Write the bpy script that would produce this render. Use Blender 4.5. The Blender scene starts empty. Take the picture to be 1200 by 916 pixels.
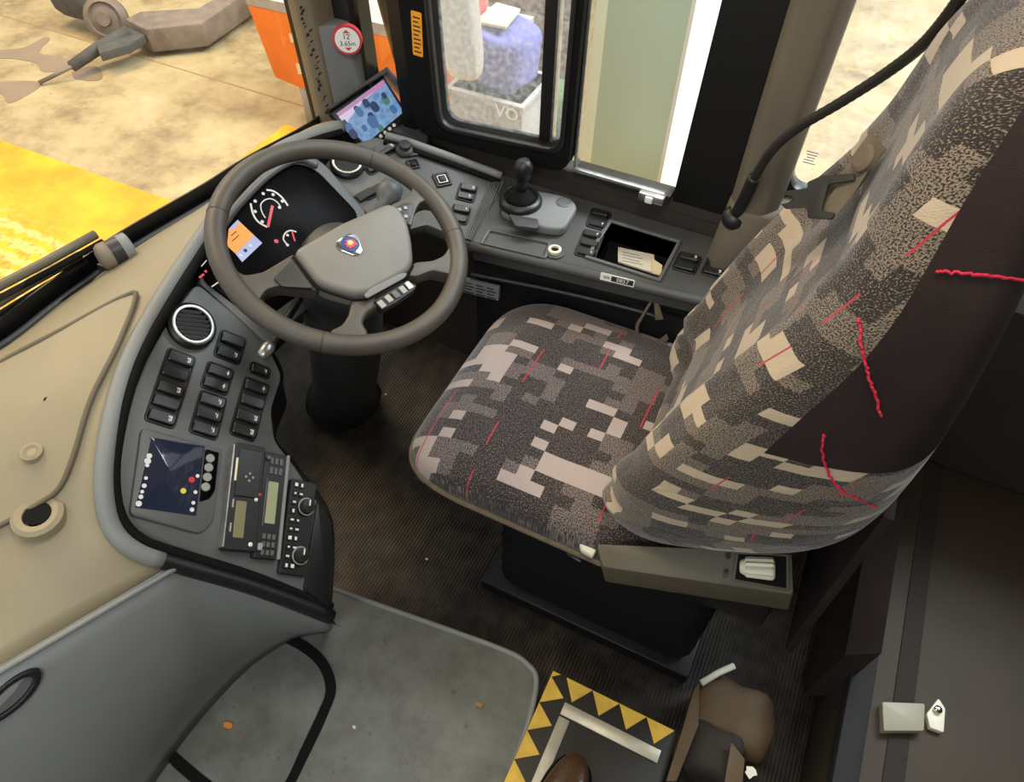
import bpy, bmesh, math, random
import numpy as np
from mathutils import Vector, Matrix
from mathutils.bvhtree import BVHTree
random.seed(7)
scn = bpy.context.scene
COL = scn.collection

# ------------------------------------------------------------------ camera
# world: -X = front of the coach, +Y = driver's side wall, Z = up, driver's floor at z = 0
FPX, CX, CY = 838.0, 600.0, 458.0
CAM = Vector((0, 0, 1.6))
_d = Vector(((586-CX)/FPX, -(1146-CY)/FPX, 1)).normalized()
_up = -_d
_a = (-2200-CX)/FPX
_v = Vector((_a, -(_up.x*_a+_up.z)/_up.y, 1)).normalized()
_X = -_v; _Z = _up; _Y = -(_Z.cross(_X))
RW = Matrix((_X, _Y, _Z))
cd = bpy.data.cameras.new('camera'); cam = bpy.data.objects.new('camera', cd); COL.objects.link(cam)
right, upv, fwd = RW.col[0].copy(), RW.col[1].copy(), RW.col[2].copy()
cam.matrix_world = Matrix(((right.x, upv.x, -fwd.x, CAM.x), (right.y, upv.y, -fwd.y, CAM.y), (right.z, upv.z, -fwd.z, CAM.z), (0, 0, 0, 1)))
cd.sensor_width = 36; cd.lens = 36*FPX/1200; cd.clip_start = .02
scn.camera = cam

# ------------------------------------------------------------------ world, lights, exposure
w = bpy.data.worlds.new('hall_light'); scn.world = w; w.use_nodes = True
w.node_tree.nodes['Background'].inputs[0].default_value = (.95, .98, 1.0, 1)
w.node_tree.nodes['Background'].inputs[1].default_value = .80
def area(name, loc, target, size, size_y, power, color):
    l = bpy.data.lights.new(name, 'AREA'); l.shape = 'RECTANGLE'; l.size = size; l.size_y = size_y; l.energy = power; l.color = color
    o = bpy.data.objects.new(name, l); COL.objects.link(o); o.location = loc
    o.rotation_euler = (Vector(target)-Vector(loc)).to_track_quat('-Z', 'Y').to_euler()
    return o
area('hall_lamp_front', (-5.5, 2.5, 6.0), (-3.2, 1.8, -.8), 4.0, 1.5, 330, (1, .74, .40))
area('hall_lamp_side', (-.5, 4.2, 6.0), (-.5, 2.6, 0), 4.0, 1.5, 260, (.96, 1, .97))
area('hall_door_daylight', (2.6, 4.6, 5.0), (.7, 2.8, -.8), 3.0, 3.0, 560, (.82, .93, 1))
area('cab_ceiling_lamp', (-.15, .55, 1.97), (-.12, .62, 0), .50, .16, 6.5, (1, .90, .76))
area('entrance_fill', (-.02, -.78, 1.95), (-.6, .05, .3), .5, .3, 11, (.90, .97, 1))  # added cool fill for the side panel and platform; no known fitting here
vs = scn.view_settings; vs.view_transform = 'Standard'; vs.look = 'None'; vs.gamma = 1; vs.use_curve_mapping = False
vs.exposure = 0.35

# ------------------------------------------------------------------ helpers
def ray(px, py): return RW @ Vector(((px-CX)/FPX, -(py-CY)/FPX, 1))
def onz(px, py, z): d = ray(px, py); return CAM + d*((z-CAM.z)/d.z)
def ony(px, py, y): d = ray(px, py); return CAM + d*((y-CAM.y)/d.y)
def onx(px, py, x): d = ray(px, py); return CAM + d*((x-CAM.x)/d.x)
def onp(px, py, p, n): d = ray(px, py); return CAM + d*((p-CAM).dot(n)/d.dot(n))
def s2l(c): return tuple(((x/255)/12.92 if x/255 <= .04045 else ((x/255+.055)/1.055)**2.4) for x in c)

M = {}
def mat(name, rgb, rough=.55, metal=0, bump=None, var=None, emit=None, spec=.5, trans=0, alpha=1, rgb2=None):
    """rgb in 0..255 sRGB; bump=(scale,strength); var=(scale,amount) mottles the colour"""
    m = bpy.data.materials.new(name); m.use_nodes = True; nt = m.node_tree; b = nt.nodes['Principled BSDF']
    c = s2l(rgb)+(1,)
    b.inputs['Base Color'].default_value = c; b.inputs['Roughness'].default_value = rough; b.inputs['Metallic'].default_value = metal
    b.inputs['Specular IOR Level'].default_value = spec
    if trans: b.inputs['Transmission Weight'].default_value = trans
    if alpha < 1: b.inputs['Alpha'].default_value = alpha
    tc = nt.nodes.new('ShaderNodeTexCoord')
    if var:
        n = nt.nodes.new('ShaderNodeTexNoise'); n.inputs['Scale'].default_value = var[0]; n.inputs['Detail'].default_value = 6
        nt.links.new(tc.outputs['Object'], n.inputs['Vector'])
        r = nt.nodes.new('ShaderNodeValToRGB'); r.color_ramp.elements[0].position = .35; r.color_ramp.elements[1].position = .68
        c2 = s2l(rgb2)+(1,) if rgb2 else tuple(x*(1-var[1]) for x in c[:3])+(1,)
        r.color_ramp.elements[0].color = c2; r.color_ramp.elements[1].color = c
        nt.links.new(n.outputs[0], r.inputs[0]); nt.links.new(r.outputs[0], b.inputs['Base Color'])
    if bump:
        n = nt.nodes.new('ShaderNodeTexNoise'); n.inputs['Scale'].default_value = bump[0]; n.inputs['Detail'].default_value = 3
        nt.links.new(tc.outputs['Object'], n.inputs['Vector'])
        bp = nt.nodes.new('ShaderNodeBump'); bp.inputs['Strength'].default_value = bump[1]; bp.inputs['Distance'].default_value = .002
        nt.links.new(n.outputs[0], bp.inputs['Height']); nt.links.new(bp.outputs[0], b.inputs['Normal'])
    if emit:
        b.inputs['Emission Color'].default_value = s2l(emit[0])+(1,); b.inputs['Emission Strength'].default_value = emit[1]
    M[name] = m; return m

W = {}
I4 = Matrix.Identity(4)
def wm(o): return W.get(o.name, I4)
def link(o, parent=None, mw=None):
    COL.objects.link(o); mw = mw or I4
    W[o.name] = mw.copy()
    if parent:
        o.parent = parent; o.matrix_parent_inverse = wm(parent).inverted()
    o.matrix_basis = mw
    return o
def tag(o, label=None, cat=None, group=None, kind=None):
    if label: o['label'] = label
    if cat: o['category'] = cat
    if group: o['group'] = group
    if kind: o['kind'] = kind
    return o
def empty(name, loc, label=None, cat=None, group=None, kind=None, rz=0):
    o = bpy.data.objects.new(name, None); o.empty_display_size = .05
    link(o, None, Matrix.Translation(Vector(loc)) @ Matrix.Rotation(rz, 4, 'Z'))
    return tag(o, label, cat, group, kind)

class MB:
    """collects geometry (with material index and uv) for one mesh object"""
    def __init__(s): s.v = []; s.f = []; s.mi = []; s.uv = []; s.cur = 0
    def add(s, verts, faces, uvs=None):
        k = len(s.v); s.v += [Vector(p) for p in verts]
        s.uv += list(uvs) if uvs else [(0, 0)]*len(verts)
        for f in faces: s.f.append([k+i for i in f]); s.mi.append(s.cur)
        return s
    def m(s, i): s.cur = i; return s
    def prism(s, poly, off):
        """closed solid: polygon swept along vector off"""
        off = Vector(off); n = len(poly); poly = [Vector(p) for p in poly]
        s.add(poly+[p+off for p in poly], [list(range(n))[::-1], list(range(n, 2*n))]+[[i, (i+1) % n, n+(i+1) % n, n+i] for i in range(n)]); return s
    def frustum(s, a, b):
        n = len(a); s.add(list(a)+list(b), [list(range(n))[::-1], list(range(n, 2*n))]+[[i, (i+1) % n, n+(i+1) % n, n+i] for i in range(n)]); return s
    def box(s, x0, x1, y0, y1, z0, z1):
        return s.prism([(x0, y0, z0), (x1, y0, z0), (x1, y1, z0), (x0, y1, z0)], (0, 0, z1-z0))
    def ring(s, outer, inner, off):
        off = Vector(off); n = len(outer); o = [Vector(p) for p in outer]; i_ = [Vector(p) for p in inner]
        v = o+i_+[p+off for p in o]+[p+off for p in i_]; F = []
        for i in range(n):
            j = (i+1) % n
            F += [[i, j, 2*n+j, 2*n+i], [n+j, n+i, 3*n+i, 3*n+j], [2*n+i, 2*n+j, 3*n+j, 3*n+i], [j, i, n+i, n+j]]
        s.add(v, F); return s
    def grid(s, rows, closed_u=False, closed_v=False, caps=False, uvs=None):
        nr = len(rows); nc = len(rows[0]); v = [Vector(p) for r in rows for p in r]; F = []
        for i in range(nr if closed_v else nr-1):
            for j in range(nc if closed_u else nc-1):
                a = i*nc+j; b = i*nc+(j+1) % nc; c = ((i+1) % nr)*nc+(j+1) % nc; d = ((i+1) % nr)*nc+j
                F.append([a, b, c, d])
        if caps: F += [list(range(nc))[::-1], list(range((nr-1)*nc, nr*nc))]
        s.add(v, F, uvs); return s
    def tube(s, path, r, seg=10, closed=False, sx=1.0, refup=None):
        path = [Vector(p) for p in path]; n = len(path); R = r if isinstance(r, (list, tuple)) else [r]*n; rows = []; pn = None
        for i in range(n):
            if closed: t = path[(i+1) % n]-path[i-1]
            else: t = path[min(i+1, n-1)]-path[max(i-1, 0)]
            t.normalize()
            if refup is not None: a = t.cross(Vector(refup)).normalized()
            elif pn is None:
                a = t.cross(Vector((0, 0, 1)))
                if a.length < .1: a = t.cross(Vector((0, 1, 0)))
                a.normalize()
            else: a = (pn-t*pn.dot(t)).normalized()
            pn = a; b = t.cross(a)
            rows.append([path[i]+(a*math.cos(2*math.pi*k/seg)*sx+b*math.sin(2*math.pi*k/seg))*R[i] for k in range(seg)])
        return s.grid(rows, closed_u=True, closed_v=closed, caps=not closed)
    def lathe(s, o, n, prof, seg=24, a=None):
        n = Vector(n).normalized(); a = Vector(a) if a else n.orthogonal(); a = (a-n*a.dot(n)).normalized(); b = n.cross(a); o = Vector(o)
        rows = [[o+n*z+(a*math.cos(2*math.pi*k/seg)+b*math.sin(2*math.pi*k/seg))*max(r, 1e-5) for k in range(seg)] for r, z in prof]
        return s.grid(rows, closed_u=True, caps=True)
    def superell(s, c, a, b, h, e1=.4, e2=.35, nu=20, nv=32, fn=None, uvscale=1):
        def pw(x, e): return math.copysign(abs(x)**e, x)
        rows = []; uv = []
        for i in range(nu+1):
            ph = -math.pi/2+math.pi*i/nu; r = []
            for k in range(nv):
                th = 2*math.pi*k/nv
                p = Vector((a*pw(math.cos(ph), e1)*pw(math.cos(th), e2), b*pw(math.cos(ph), e1)*pw(math.sin(th), e2), h*pw(math.sin(ph), e1)))
                if fn: p = fn(p)
                p = p+Vector(c); r.append(p); uv.append((p.x, p.y))
            rows.append(r)
        return s.grid(rows, closed_u=True, uvs=uv)
    def build(s, name, mats, parent=None, smooth=False, bevel=0, mw=None, auto=None, seg=2):
        me = bpy.data.meshes.new(name); me.from_pydata([tuple(p) for p in s.v], [], s.f)
        mats = mats if isinstance(mats, (list, tuple)) else [mats]
        for m in mats: me.materials.append(M[m] if isinstance(m, str) else m)
        me.polygons.foreach_set('material_index', s.mi)
        if any(u != (0, 0) for u in s.uv):
            ul = me.uv_layers.new(name='UVMap')
            idx = np.empty(len(me.loops), dtype=np.int32); me.loops.foreach_get('vertex_index', idx)
            ul.data.foreach_set('uv', np.array(s.uv, dtype=np.float32)[idx].ravel())
        bm = bmesh.new(); bm.from_mesh(me); bmesh.ops.remove_doubles(bm, verts=bm.verts, dist=1e-6); bmesh.ops.recalc_face_normals(bm, faces=bm.faces)
        if bevel:
            ed = [e for e in bm.edges if len(e.link_faces) == 2 and e.calc_face_angle(0) > math.radians(35)]
            bmesh.ops.bevel(bm, geom=ed, offset=bevel, segments=seg, profile=.5, affect='EDGES', clamp_overlap=True)
        bm.to_mesh(me); bm.free()
        if smooth or bevel:
            me.polygons.foreach_set('use_smooth', [True]*len(me.polygons))
            if not smooth or auto: me.set_sharp_from_angle(angle=math.radians(auto or 40))
        return link(bpy.data.objects.new(name, me), parent, mw)

def rrect(cx, cy, w, h, r, seg=4):
    P = []
    for sx, sy, a0 in ((1, 1, 0), (-1, 1, 90), (-1, -1, 180), (1, -1, 270)):
        for k in range(seg+1):
            a = math.radians(a0+90*k/seg); P.append((cx+sx*(w/2-r)+r*math.cos(a), cy+sy*(h/2-r)+r*math.sin(a)))
    return P
def rpoly(pts, r, seg=4):
    """round the corners of a 2d/3d polygon"""
    P = [Vector(p) for p in pts]; n = len(P); out = []
    for i in range(n):
        a, b, c = P[i-1], P[i], P[(i+1) % n]; da = (a-b); dc = (c-b)
        rr = min(r, da.length*.45, dc.length*.45); p0 = b+da.normalized()*rr; p1 = b+dc.normalized()*rr
        for k in range(seg+1):
            t = k/seg; out.append(p0*(1-t)**2+b*2*t*(1-t)+p1*t*t)
    return out
def smooth_path(pts, n=8, closed=False):
    P = [Vector(p) for p in pts]; N = len(P); out = []
    for i in range(N if closed else N-1):
        if closed: a, b, c, d = P[i-1], P[i], P[(i+1) % N], P[(i+2) % N]
        else: a, b, c, d = P[max(i-1, 0)], P[i], P[i+1], P[min(i+2, N-1)]
        for k in range(n):
            t = k/n; out.append(.5*((2*b)+(-a+c)*t+(2*a-5*b+4*c-d)*t*t+(-a+3*b-3*c+d)*t**3))
    if not closed: out.append(P[-1])
    return out
def inset(poly, d):
    """shrink a roughly convex polygon towards its centroid by about d"""
    P = [Vector(p) for p in poly]; c = sum(P, Vector([0]*len(P[0])))/len(P)
    return [p+(c-p).normalized()*d for p in P]

class Fr:
    """a flat panel: origin o, in-plane axes u and v, normal n"""
    def __init__(s, o, n, u): s.o = Vector(o); s.n = Vector(n).normalized(); u = Vector(u); s.u = (u-s.n*u.dot(s.n)).normalized(); s.v = s.n.cross(s.u)
    def P(s, a, b, h=0): return s.o+s.u*a+s.v*b+s.n*h
    def at(s, px, py, h=0): return onp(px, py, s.o+s.n*h, s.n)
    def uv(s, px, py): q = s.at(px, py)-s.o; return (q.dot(s.u), q.dot(s.v))
    def mw(s, p): return Matrix(((s.u.x, s.v.x, s.n.x, p.x), (s.u.y, s.v.y, s.n.y, p.y), (s.u.z, s.v.z, s.n.z, p.z), (0, 0, 0, 1)))
    def lift(s, poly, h=0): return [s.P(a, b, h) for a, b in poly]

def text_mesh(name, body, size, matname, parent, mw, depth=.0004, align='CENTER'):
    cu = bpy.data.curves.new(name, 'FONT'); cu.body = body; cu.size = size; cu.align_x = align; cu.align_y = 'CENTER'; cu.extrude = depth; cu.resolution_u = 2
    t = bpy.data.objects.new(name, cu); COL.objects.link(t)
    dg = bpy.context.evaluated_depsgraph_get(); me = bpy.data.meshes.new_from_object(t.evaluated_get(dg))
    bpy.data.objects.remove(t); bpy.data.curves.remove(cu)
    me.materials.clear(); me.materials.append(M[matname])
    return link(bpy.data.objects.new(name, me), parent, mw)
def bvh_of(*obs):
    V = []; F = []
    for o in obs:
        k = len(V); mw = wm(o); V += [mw @ v.co for v in o.data.vertices]; F += [[k+i for i in p.vertices] for p in o.data.polygons]
    return BVHTree.FromPolygons(V, F)
def drape(bvh, px, py, h=0, fallback=None):
    d = ray(px, py).normalized(); loc, n, i, dist = bvh.ray_cast(CAM, d)
    if loc is None: return fallback
    if n.dot(d) > 0: n = -n
    return loc+n*h

# ------------------------------------------------------------------ materials
mat('dash_warm_lit', (148, 137, 110), .5, bump=(900, .25), var=(6, .10))  # same plastic as the side panel; warm windscreen light put into its tan
mat('seam_tan', (96, 88, 70), .6)
mat('side_plastic', (128, 131, 130), .55, bump=(900, .25), var=(5, .08))
mat('panel_plastic', (88, 90, 90), .42, bump=(1200, .2))
mat('panel_dark', (54, 55, 56), .45, bump=(1200, .2))
mat('console_plastic', (70, 71, 70), .45, bump=(900, .2), var=(14, .15))
mat('black_plastic', (24, 24, 25), .4, bump=(1000, .15))
mat('black_rubber', (12, 12, 12), .85, spec=.2)
mat('frit', (8, 8, 9), .35)
mat('rocker_black', (30, 30, 31), .35)
mat('icon_white', (225, 225, 220), .5)
mat('icon_dim', (150, 150, 145), .5)
mat('red_mark', (200, 30, 45), .5)
mat('chrome', (215, 215, 212), .15, metal=1)
mat('alu', (190, 190, 186), .35, metal=.9, var=(60, .3))
mat('vent_ring', (205, 205, 196), .3, metal=.6)
mat('wheel_leather', (76, 71, 64), .42, bump=(700, .3), var=(20, .18))
mat('wheel_pad', (118, 116, 110), .45, bump=(900, .3), var=(10, .12))
mat('wheel_dark', (44, 44, 44), .45)
mat('glass_black', (9, 7, 8), .3, spec=.03)
mat('pillar_tan', (128, 117, 98), .6, bump=(900, .3), var=(9, .15))
mat('pillar_grey', (112, 114, 114), .55, bump=(900, .3))
mat('pillar_brown', (104, 95, 80), .65, bump=(900, .3), var=(8, .12))
mat('wall_brown', (52, 45, 38), .7, bump=(500, .3), var=(12, .2))
mat('seat_plastic', (86, 80, 64), .55, bump=(700, .3), var=(9, .12))
mat('ivory', (222, 215, 192), .45)
mat('belt_web', (112, 100, 80), .8, bump=(1500, .6), var=(60, .2))
mat('dark_metal', (60, 58, 54), .45, metal=.6)
mat('paper', (226, 220, 200), .8, var=(40, .12))
mat('print_dark', (40, 40, 42), .6)
mat('orange_sticker', (240, 160, 30), .5)
mat('white_gloss', (236, 238, 236), .4)
mat('sticker_red', (205, 60, 66), .5)
mat('concrete_grey', (150, 150, 140), .9)
mat('lamp_orange', (235, 120, 25), .45, var=(7, .12))
mat('blue_bin', (112, 116, 190), .6, var=(9, .3))
mat('crate_grey', (176, 172, 166), .8, var=(20, .15))
mat('red_cloth', (190, 66, 62), .85, bump=(60, .8))
mat('cream_card', (226, 212, 170), .85, var=(20, .1))
mat('green_bag', (96, 124, 78), .9, bump=(90, 1), var=(70, .5))
mat('column_paint', (192, 214, 200), .55, var=(3, .05))
mat('column_lit_side', (240, 248, 236), .5)  # column's side face, its brighter light put into the colour
mat('white_body', (240, 242, 240), .5, var=(40, .05))
mat('tow_steel', (128, 112, 96), .6, var=(12, .3), bump=(80, .4))
mat('joint_line', (150, 126, 90), .9)
mat('tow_dark', (84, 82, 76), .7, var=(14, .3))
mat('brown_leather', (72, 52, 34), .28, bump=(200, .3), var=(15, .3))
mat('brown_card', (84, 65, 40), .75, var=(18, .25), bump=(60, .4))
mat('dark_cloth', (40, 34, 28), .9, bump=(100, .5))
mat('blue_plastic', (40, 80, 190), .4)
mat('red_thread', (196, 34, 60), .8)
mat('leaf_orange', (206, 130, 50), .7)
mat('wood_chip', (150, 110, 60), .7)
mat('silver_tape', (190, 186, 170), .4, metal=.4, var=(40, .2))
mat('hazard_yellow', (216, 178, 60), .55, var=(30, .25))
mat('hazard_black', (30, 28, 24), .6)
mat('belt_black', (22, 21, 20), .8)
mat('partition', (56, 44, 29), .7, bump=(300, .3), var=(6, .25))
mat('lcd_green', (150, 152, 118), .3, emit=((150, 152, 118), .08))
mat('lcd_olive', (120, 116, 84), .3, emit=((120, 116, 84), .06))
mat('wiper_grey', (96, 90, 76), .5)
mat('cream_vinyl', (190, 182, 160), .6)
def glass(name, tint=(1, 1, 1), dirt=.0, dcol=(.8, .8, .76)):
    m = bpy.data.materials.new(name); m.use_nodes = True; nt = m.node_tree; nt.nodes.clear()
    out = nt.nodes.new('ShaderNodeOutputMaterial'); tr = nt.nodes.new('ShaderNodeBsdfTransparent'); tr.inputs[0].default_value = tint+(1,)
    gl = nt.nodes.new('ShaderNodeBsdfGlossy'); gl.inputs['Roughness'].default_value = .03
    mx = nt.nodes.new('ShaderNodeMixShader'); mx.inputs[0].default_value = .05
    nt.links.new(tr.outputs[0], mx.inputs[1]); nt.links.new(gl.outputs[0], mx.inputs[2]); last = mx
    if dirt:
        df = nt.nodes.new('ShaderNodeBsdfTranslucent'); df.inputs[0].default_value = dcol+(1,)
        dd = nt.nodes.new('ShaderNodeBsdfDiffuse'); dd.inputs[0].default_value = dcol+(1,)
        ms = nt.nodes.new('ShaderNodeMixShader'); ms.inputs[0].default_value = .5
        nt.links.new(df.outputs[0], ms.inputs[1]); nt.links.new(dd.outputs[0], ms.inputs[2])
        tc = nt.nodes.new('ShaderNodeTexCoord'); n = nt.nodes.new('ShaderNodeTexNoise'); n.inputs['Scale'].default_value = 90; n.inputs['Detail'].default_value = 8
        nt.links.new(tc.outputs['Object'], n.inputs['Vector'])
        r = nt.nodes.new('ShaderNodeMapRange'); r.inputs[1].default_value = .4; r.inputs[2].default_value = .75; r.inputs[3].default_value = dirt*.55; r.inputs[4].default_value = min(1, dirt*1.9)
        nt.links.new(n.outputs[0], r.inputs[0])
        m2 = nt.nodes.new('ShaderNodeMixShader'); nt.links.new(r.outputs[0], m2.inputs[0]); nt.links.new(mx.outputs[0], m2.inputs[1]); nt.links.new(ms.outputs[0], m2.inputs[2]); last = m2
    nt.links.new(last.outputs[0], out.inputs[0]); M[name] = m
glass('windscreen_glass'); glass('dusty_glass', dirt=.15, dcol=(.82, .82, .80)); glass('clear_glass'); glass('pale_glass', dirt=.12, dcol=(.95, .97, .97))

def nodes(m): return m.node_tree, m.node_tree.nodes, m.node_tree.links
def rubber_floor():
    m = mat('ribbed_rubber', (40, 35, 30), .55); nt, N, L = nodes(m); b = N['Principled BSDF']
    tc = N.new('ShaderNodeTexCoord'); wv = N.new('ShaderNodeTexWave'); wv.wave_type = 'BANDS'; wv.bands_direction = 'X'; wv.inputs['Scale'].default_value = 40; wv.inputs['Distortion'].default_value = .6; wv.inputs['Detail'].default_value = 2
    L.new(tc.outputs['Object'], wv.inputs[0])
    n = N.new('ShaderNodeTexNoise'); n.inputs['Scale'].default_value = 22; n.inputs['Detail'].default_value = 8; L.new(tc.outputs['Object'], n.inputs[0])
    r = N.new('ShaderNodeValToRGB'); r.color_ramp.elements[0].position = .35; r.color_ramp.elements[0].color = s2l((32, 28, 25))+(1,); r.color_ramp.elements[1].position = .75; r.color_ramp.elements[1].color = s2l((68, 60, 50))+(1,)
    L.new(n.outputs[0], r.inputs[0]); L.new(r.outputs[0], b.inputs['Base Color'])
    bp = N.new('ShaderNodeBump'); bp.inputs['Strength'].default_value = .8; bp.inputs['Distance'].default_value = .003; L.new(wv.outputs[0], bp.inputs['Height']); L.new(bp.outputs[0], b.inputs['Normal'])
rubber_floor()
def platform_mat():
    m = mat('platform_lino', (118, 122, 118), .5); nt, N, L = nodes(m); b = N['Principled BSDF']
    tc = N.new('ShaderNodeTexCoord'); n = N.new('ShaderNodeTexNoise'); n.inputs['Scale'].default_value = 9; n.inputs['Detail'].default_value = 9; n.inputs['Roughness'].default_value = .7; L.new(tc.outputs['Object'], n.inputs[0])
    r = N.new('ShaderNodeValToRGB'); e = r.color_ramp.elements; e[0].position = .3; e[0].color = s2l((80, 80, 74))+(1,); e[1].position = .62; e[1].color = s2l((112, 115, 110))+(1,)
    L.new(n.outputs[0], r.inputs[0])
    n2 = N.new('ShaderNodeTexNoise'); n2.inputs['Scale'].default_value = 55; n2.inputs['Detail'].default_value = 2; L.new(tc.outputs['Object'], n2.inputs[0])
    r2 = N.new('ShaderNodeValToRGB'); r2.color_ramp.elements[0].position = .68; r2.color_ramp.elements[0].color = (0, 0, 0, 1); r2.color_ramp.elements[1].position = .78; r2.color_ramp.elements[1].color = (.6, .6, .6, 1); L.new(n2.outputs[0], r2.inputs[0])
    mx = N.new('ShaderNodeMix'); mx.data_type = 'RGBA'; L.new(r2.outputs[0], mx.inputs[0]); L.new(r.outputs[0], mx.inputs[6]); mx.inputs[7].default_value = s2l((66, 64, 58))+(1,); L.new(mx.outputs[2], b.inputs['Base Color'])
platform_mat()
def fabric(name, warm_lit):
    """woven moquette: stepped light and dark blocks, speckled zones, short red dashes (uv in metres)"""
    m = mat(name, (120, 110, 95), .95, spec=.15); nt, N, L = nodes(m); b = N['Principled BSDF']
    uv = N.new('ShaderNodeUVMap'); uv.uv_map = 'UVMap'
    def math_(op, a, bb=None, c=None):
        n = N.new('ShaderNodeMath'); n.operation = op
        for i, x in enumerate((a, bb, c)):
            if x is None: continue
            if isinstance(x, (int, float)): n.inputs[i].default_value = x
            else: L.new(x, n.inputs[i])
        return n.outputs[0]
    sx = N.new('ShaderNodeSeparateXYZ'); L.new(uv.outputs[0], sx.inputs[0])
    def snapped(du, dv, scale_u, scale_v, seed):
        cu = math_('SNAP', sx.outputs[0], du); cv = math_('SNAP', sx.outputs[1], dv)
        cb = N.new('ShaderNodeCombineXYZ'); L.new(math_('MULTIPLY', cu, scale_u), cb.inputs[0]); L.new(math_('MULTIPLY', cv, scale_v), cb.inputs[1]); cb.inputs[2].default_value = seed
        n = N.new('ShaderNodeTexNoise'); n.inputs['Scale'].default_value = 1; n.inputs['Detail'].default_value = 1.0; L.new(cb.outputs[0], n.inputs[0]); return n.outputs[0]
    A = snapped(.028, .020, 10, 19, 3.1); B = snapped(.028, .020, 8.5, 20, 9.7)
    fine = N.new('ShaderNodeTexNoise'); fine.inputs['Scale'].default_value = 500; fine.inputs['Detail'].default_value = 1; L.new(uv.outputs[0], fine.inputs[0])
    cl = [(178, 160, 134), (44, 39, 36), (128, 114, 98)] if warm_lit else [(164, 150, 144), (46, 42, 42), (122, 110, 106)]  # first palette is the same cloth with warm lamplight put into its colours
    def ramp(f, p, c0, c1, cst=True):
        r = N.new('ShaderNodeValToRGB'); r.color_ramp.interpolation = 'CONSTANT' if cst else 'LINEAR'; e = r.color_ramp.elements; e[0].position = 0 if cst else p-.06; e[0].color = c0; e[1].position = p if cst else p+.06; e[1].color = c1; L.new(f, r.inputs[0]); return r.outputs[0]
    w1 = (1, 1, 1, 1); k0 = (0, 0, 0, 1)
    isdark = ramp(A, .51 if warm_lit else .48, k0, w1); speck = ramp(B, .46, k0, w1); spot = ramp(fine.outputs[0], .52, k0, w1, False); spot2 = ramp(fine.outputs[0], .60, k0, w1, False)
    def mix(f, a, bb):
        x = N.new('ShaderNodeMix'); x.data_type = 'RGBA'; L.new(f, x.inputs[0])
        for i, q in ((6, a), (7, bb)):
            if isinstance(q, tuple): x.inputs[i].default_value = q
            else: L.new(q, x.inputs[i])
        return x.outputs[2]
    c = [s2l(x)+(1,) for x in cl]
    light = mix(speck, c[0], mix(spot, c[2], c[1])); dark = mix(spot2, c[1], c[2])
    base = mix(isdark, light, dark)
    # short red dashes: narrow in v, some cells only
    fr = math_('FRACT', math_('DIVIDE', sx.outputs[0], .118)); line = math_('LESS_THAN', fr, .022)
    cu = math_('FLOOR', math_('DIVIDE', sx.outputs[0], .118)); cv = math_('FLOOR', math_('DIVIDE', sx.outputs[1], .05))
    cb = N.new('ShaderNodeCombineXYZ'); L.new(cu, cb.inputs[0]); L.new(cv, cb.inputs[1]); wn = N.new('ShaderNodeTexWhiteNoise'); wn.noise_dimensions = '2D'; L.new(cb.outputs[0], wn.inputs[0])
    on = math_('MULTIPLY', line, math_('GREATER_THAN', wn.outputs[0], .72))
    base = mix(on, base, s2l((176, 52, 66))+(1,)); L.new(base, b.inputs['Base Color'])
    bp = N.new('ShaderNodeBump'); bp.inputs['Strength'].default_value = .5; bp.inputs['Distance'].default_value = .002; L.new(fine.outputs[0], bp.inputs['Height'])
    n3 = N.new('ShaderNodeTexNoise'); n3.inputs['Scale'].default_value = 14; n3.inputs['Detail'].default_value = 2; n3.inputs['Distortion'].default_value = .8; L.new(uv.outputs[0], n3.inputs[0])
    bp2 = N.new('ShaderNodeBump'); bp2.inputs['Strength'].default_value = .35; bp2.inputs['Distance'].default_value = .012; L.new(n3.outputs[0], bp2.inputs['Height']); L.new(bp.outputs[0], bp2.inputs['Normal']); L.new(bp2.outputs[0], b.inputs['Normal'])
    b.inputs['Sheen Weight'].default_value = .25
fabric('moquette', False); fabric('moquette_warm_lit', True)
mat('side_cloth', (52, 42, 40), .95, bump=(700, .6), var=(8, .3), spec=.15)
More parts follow.
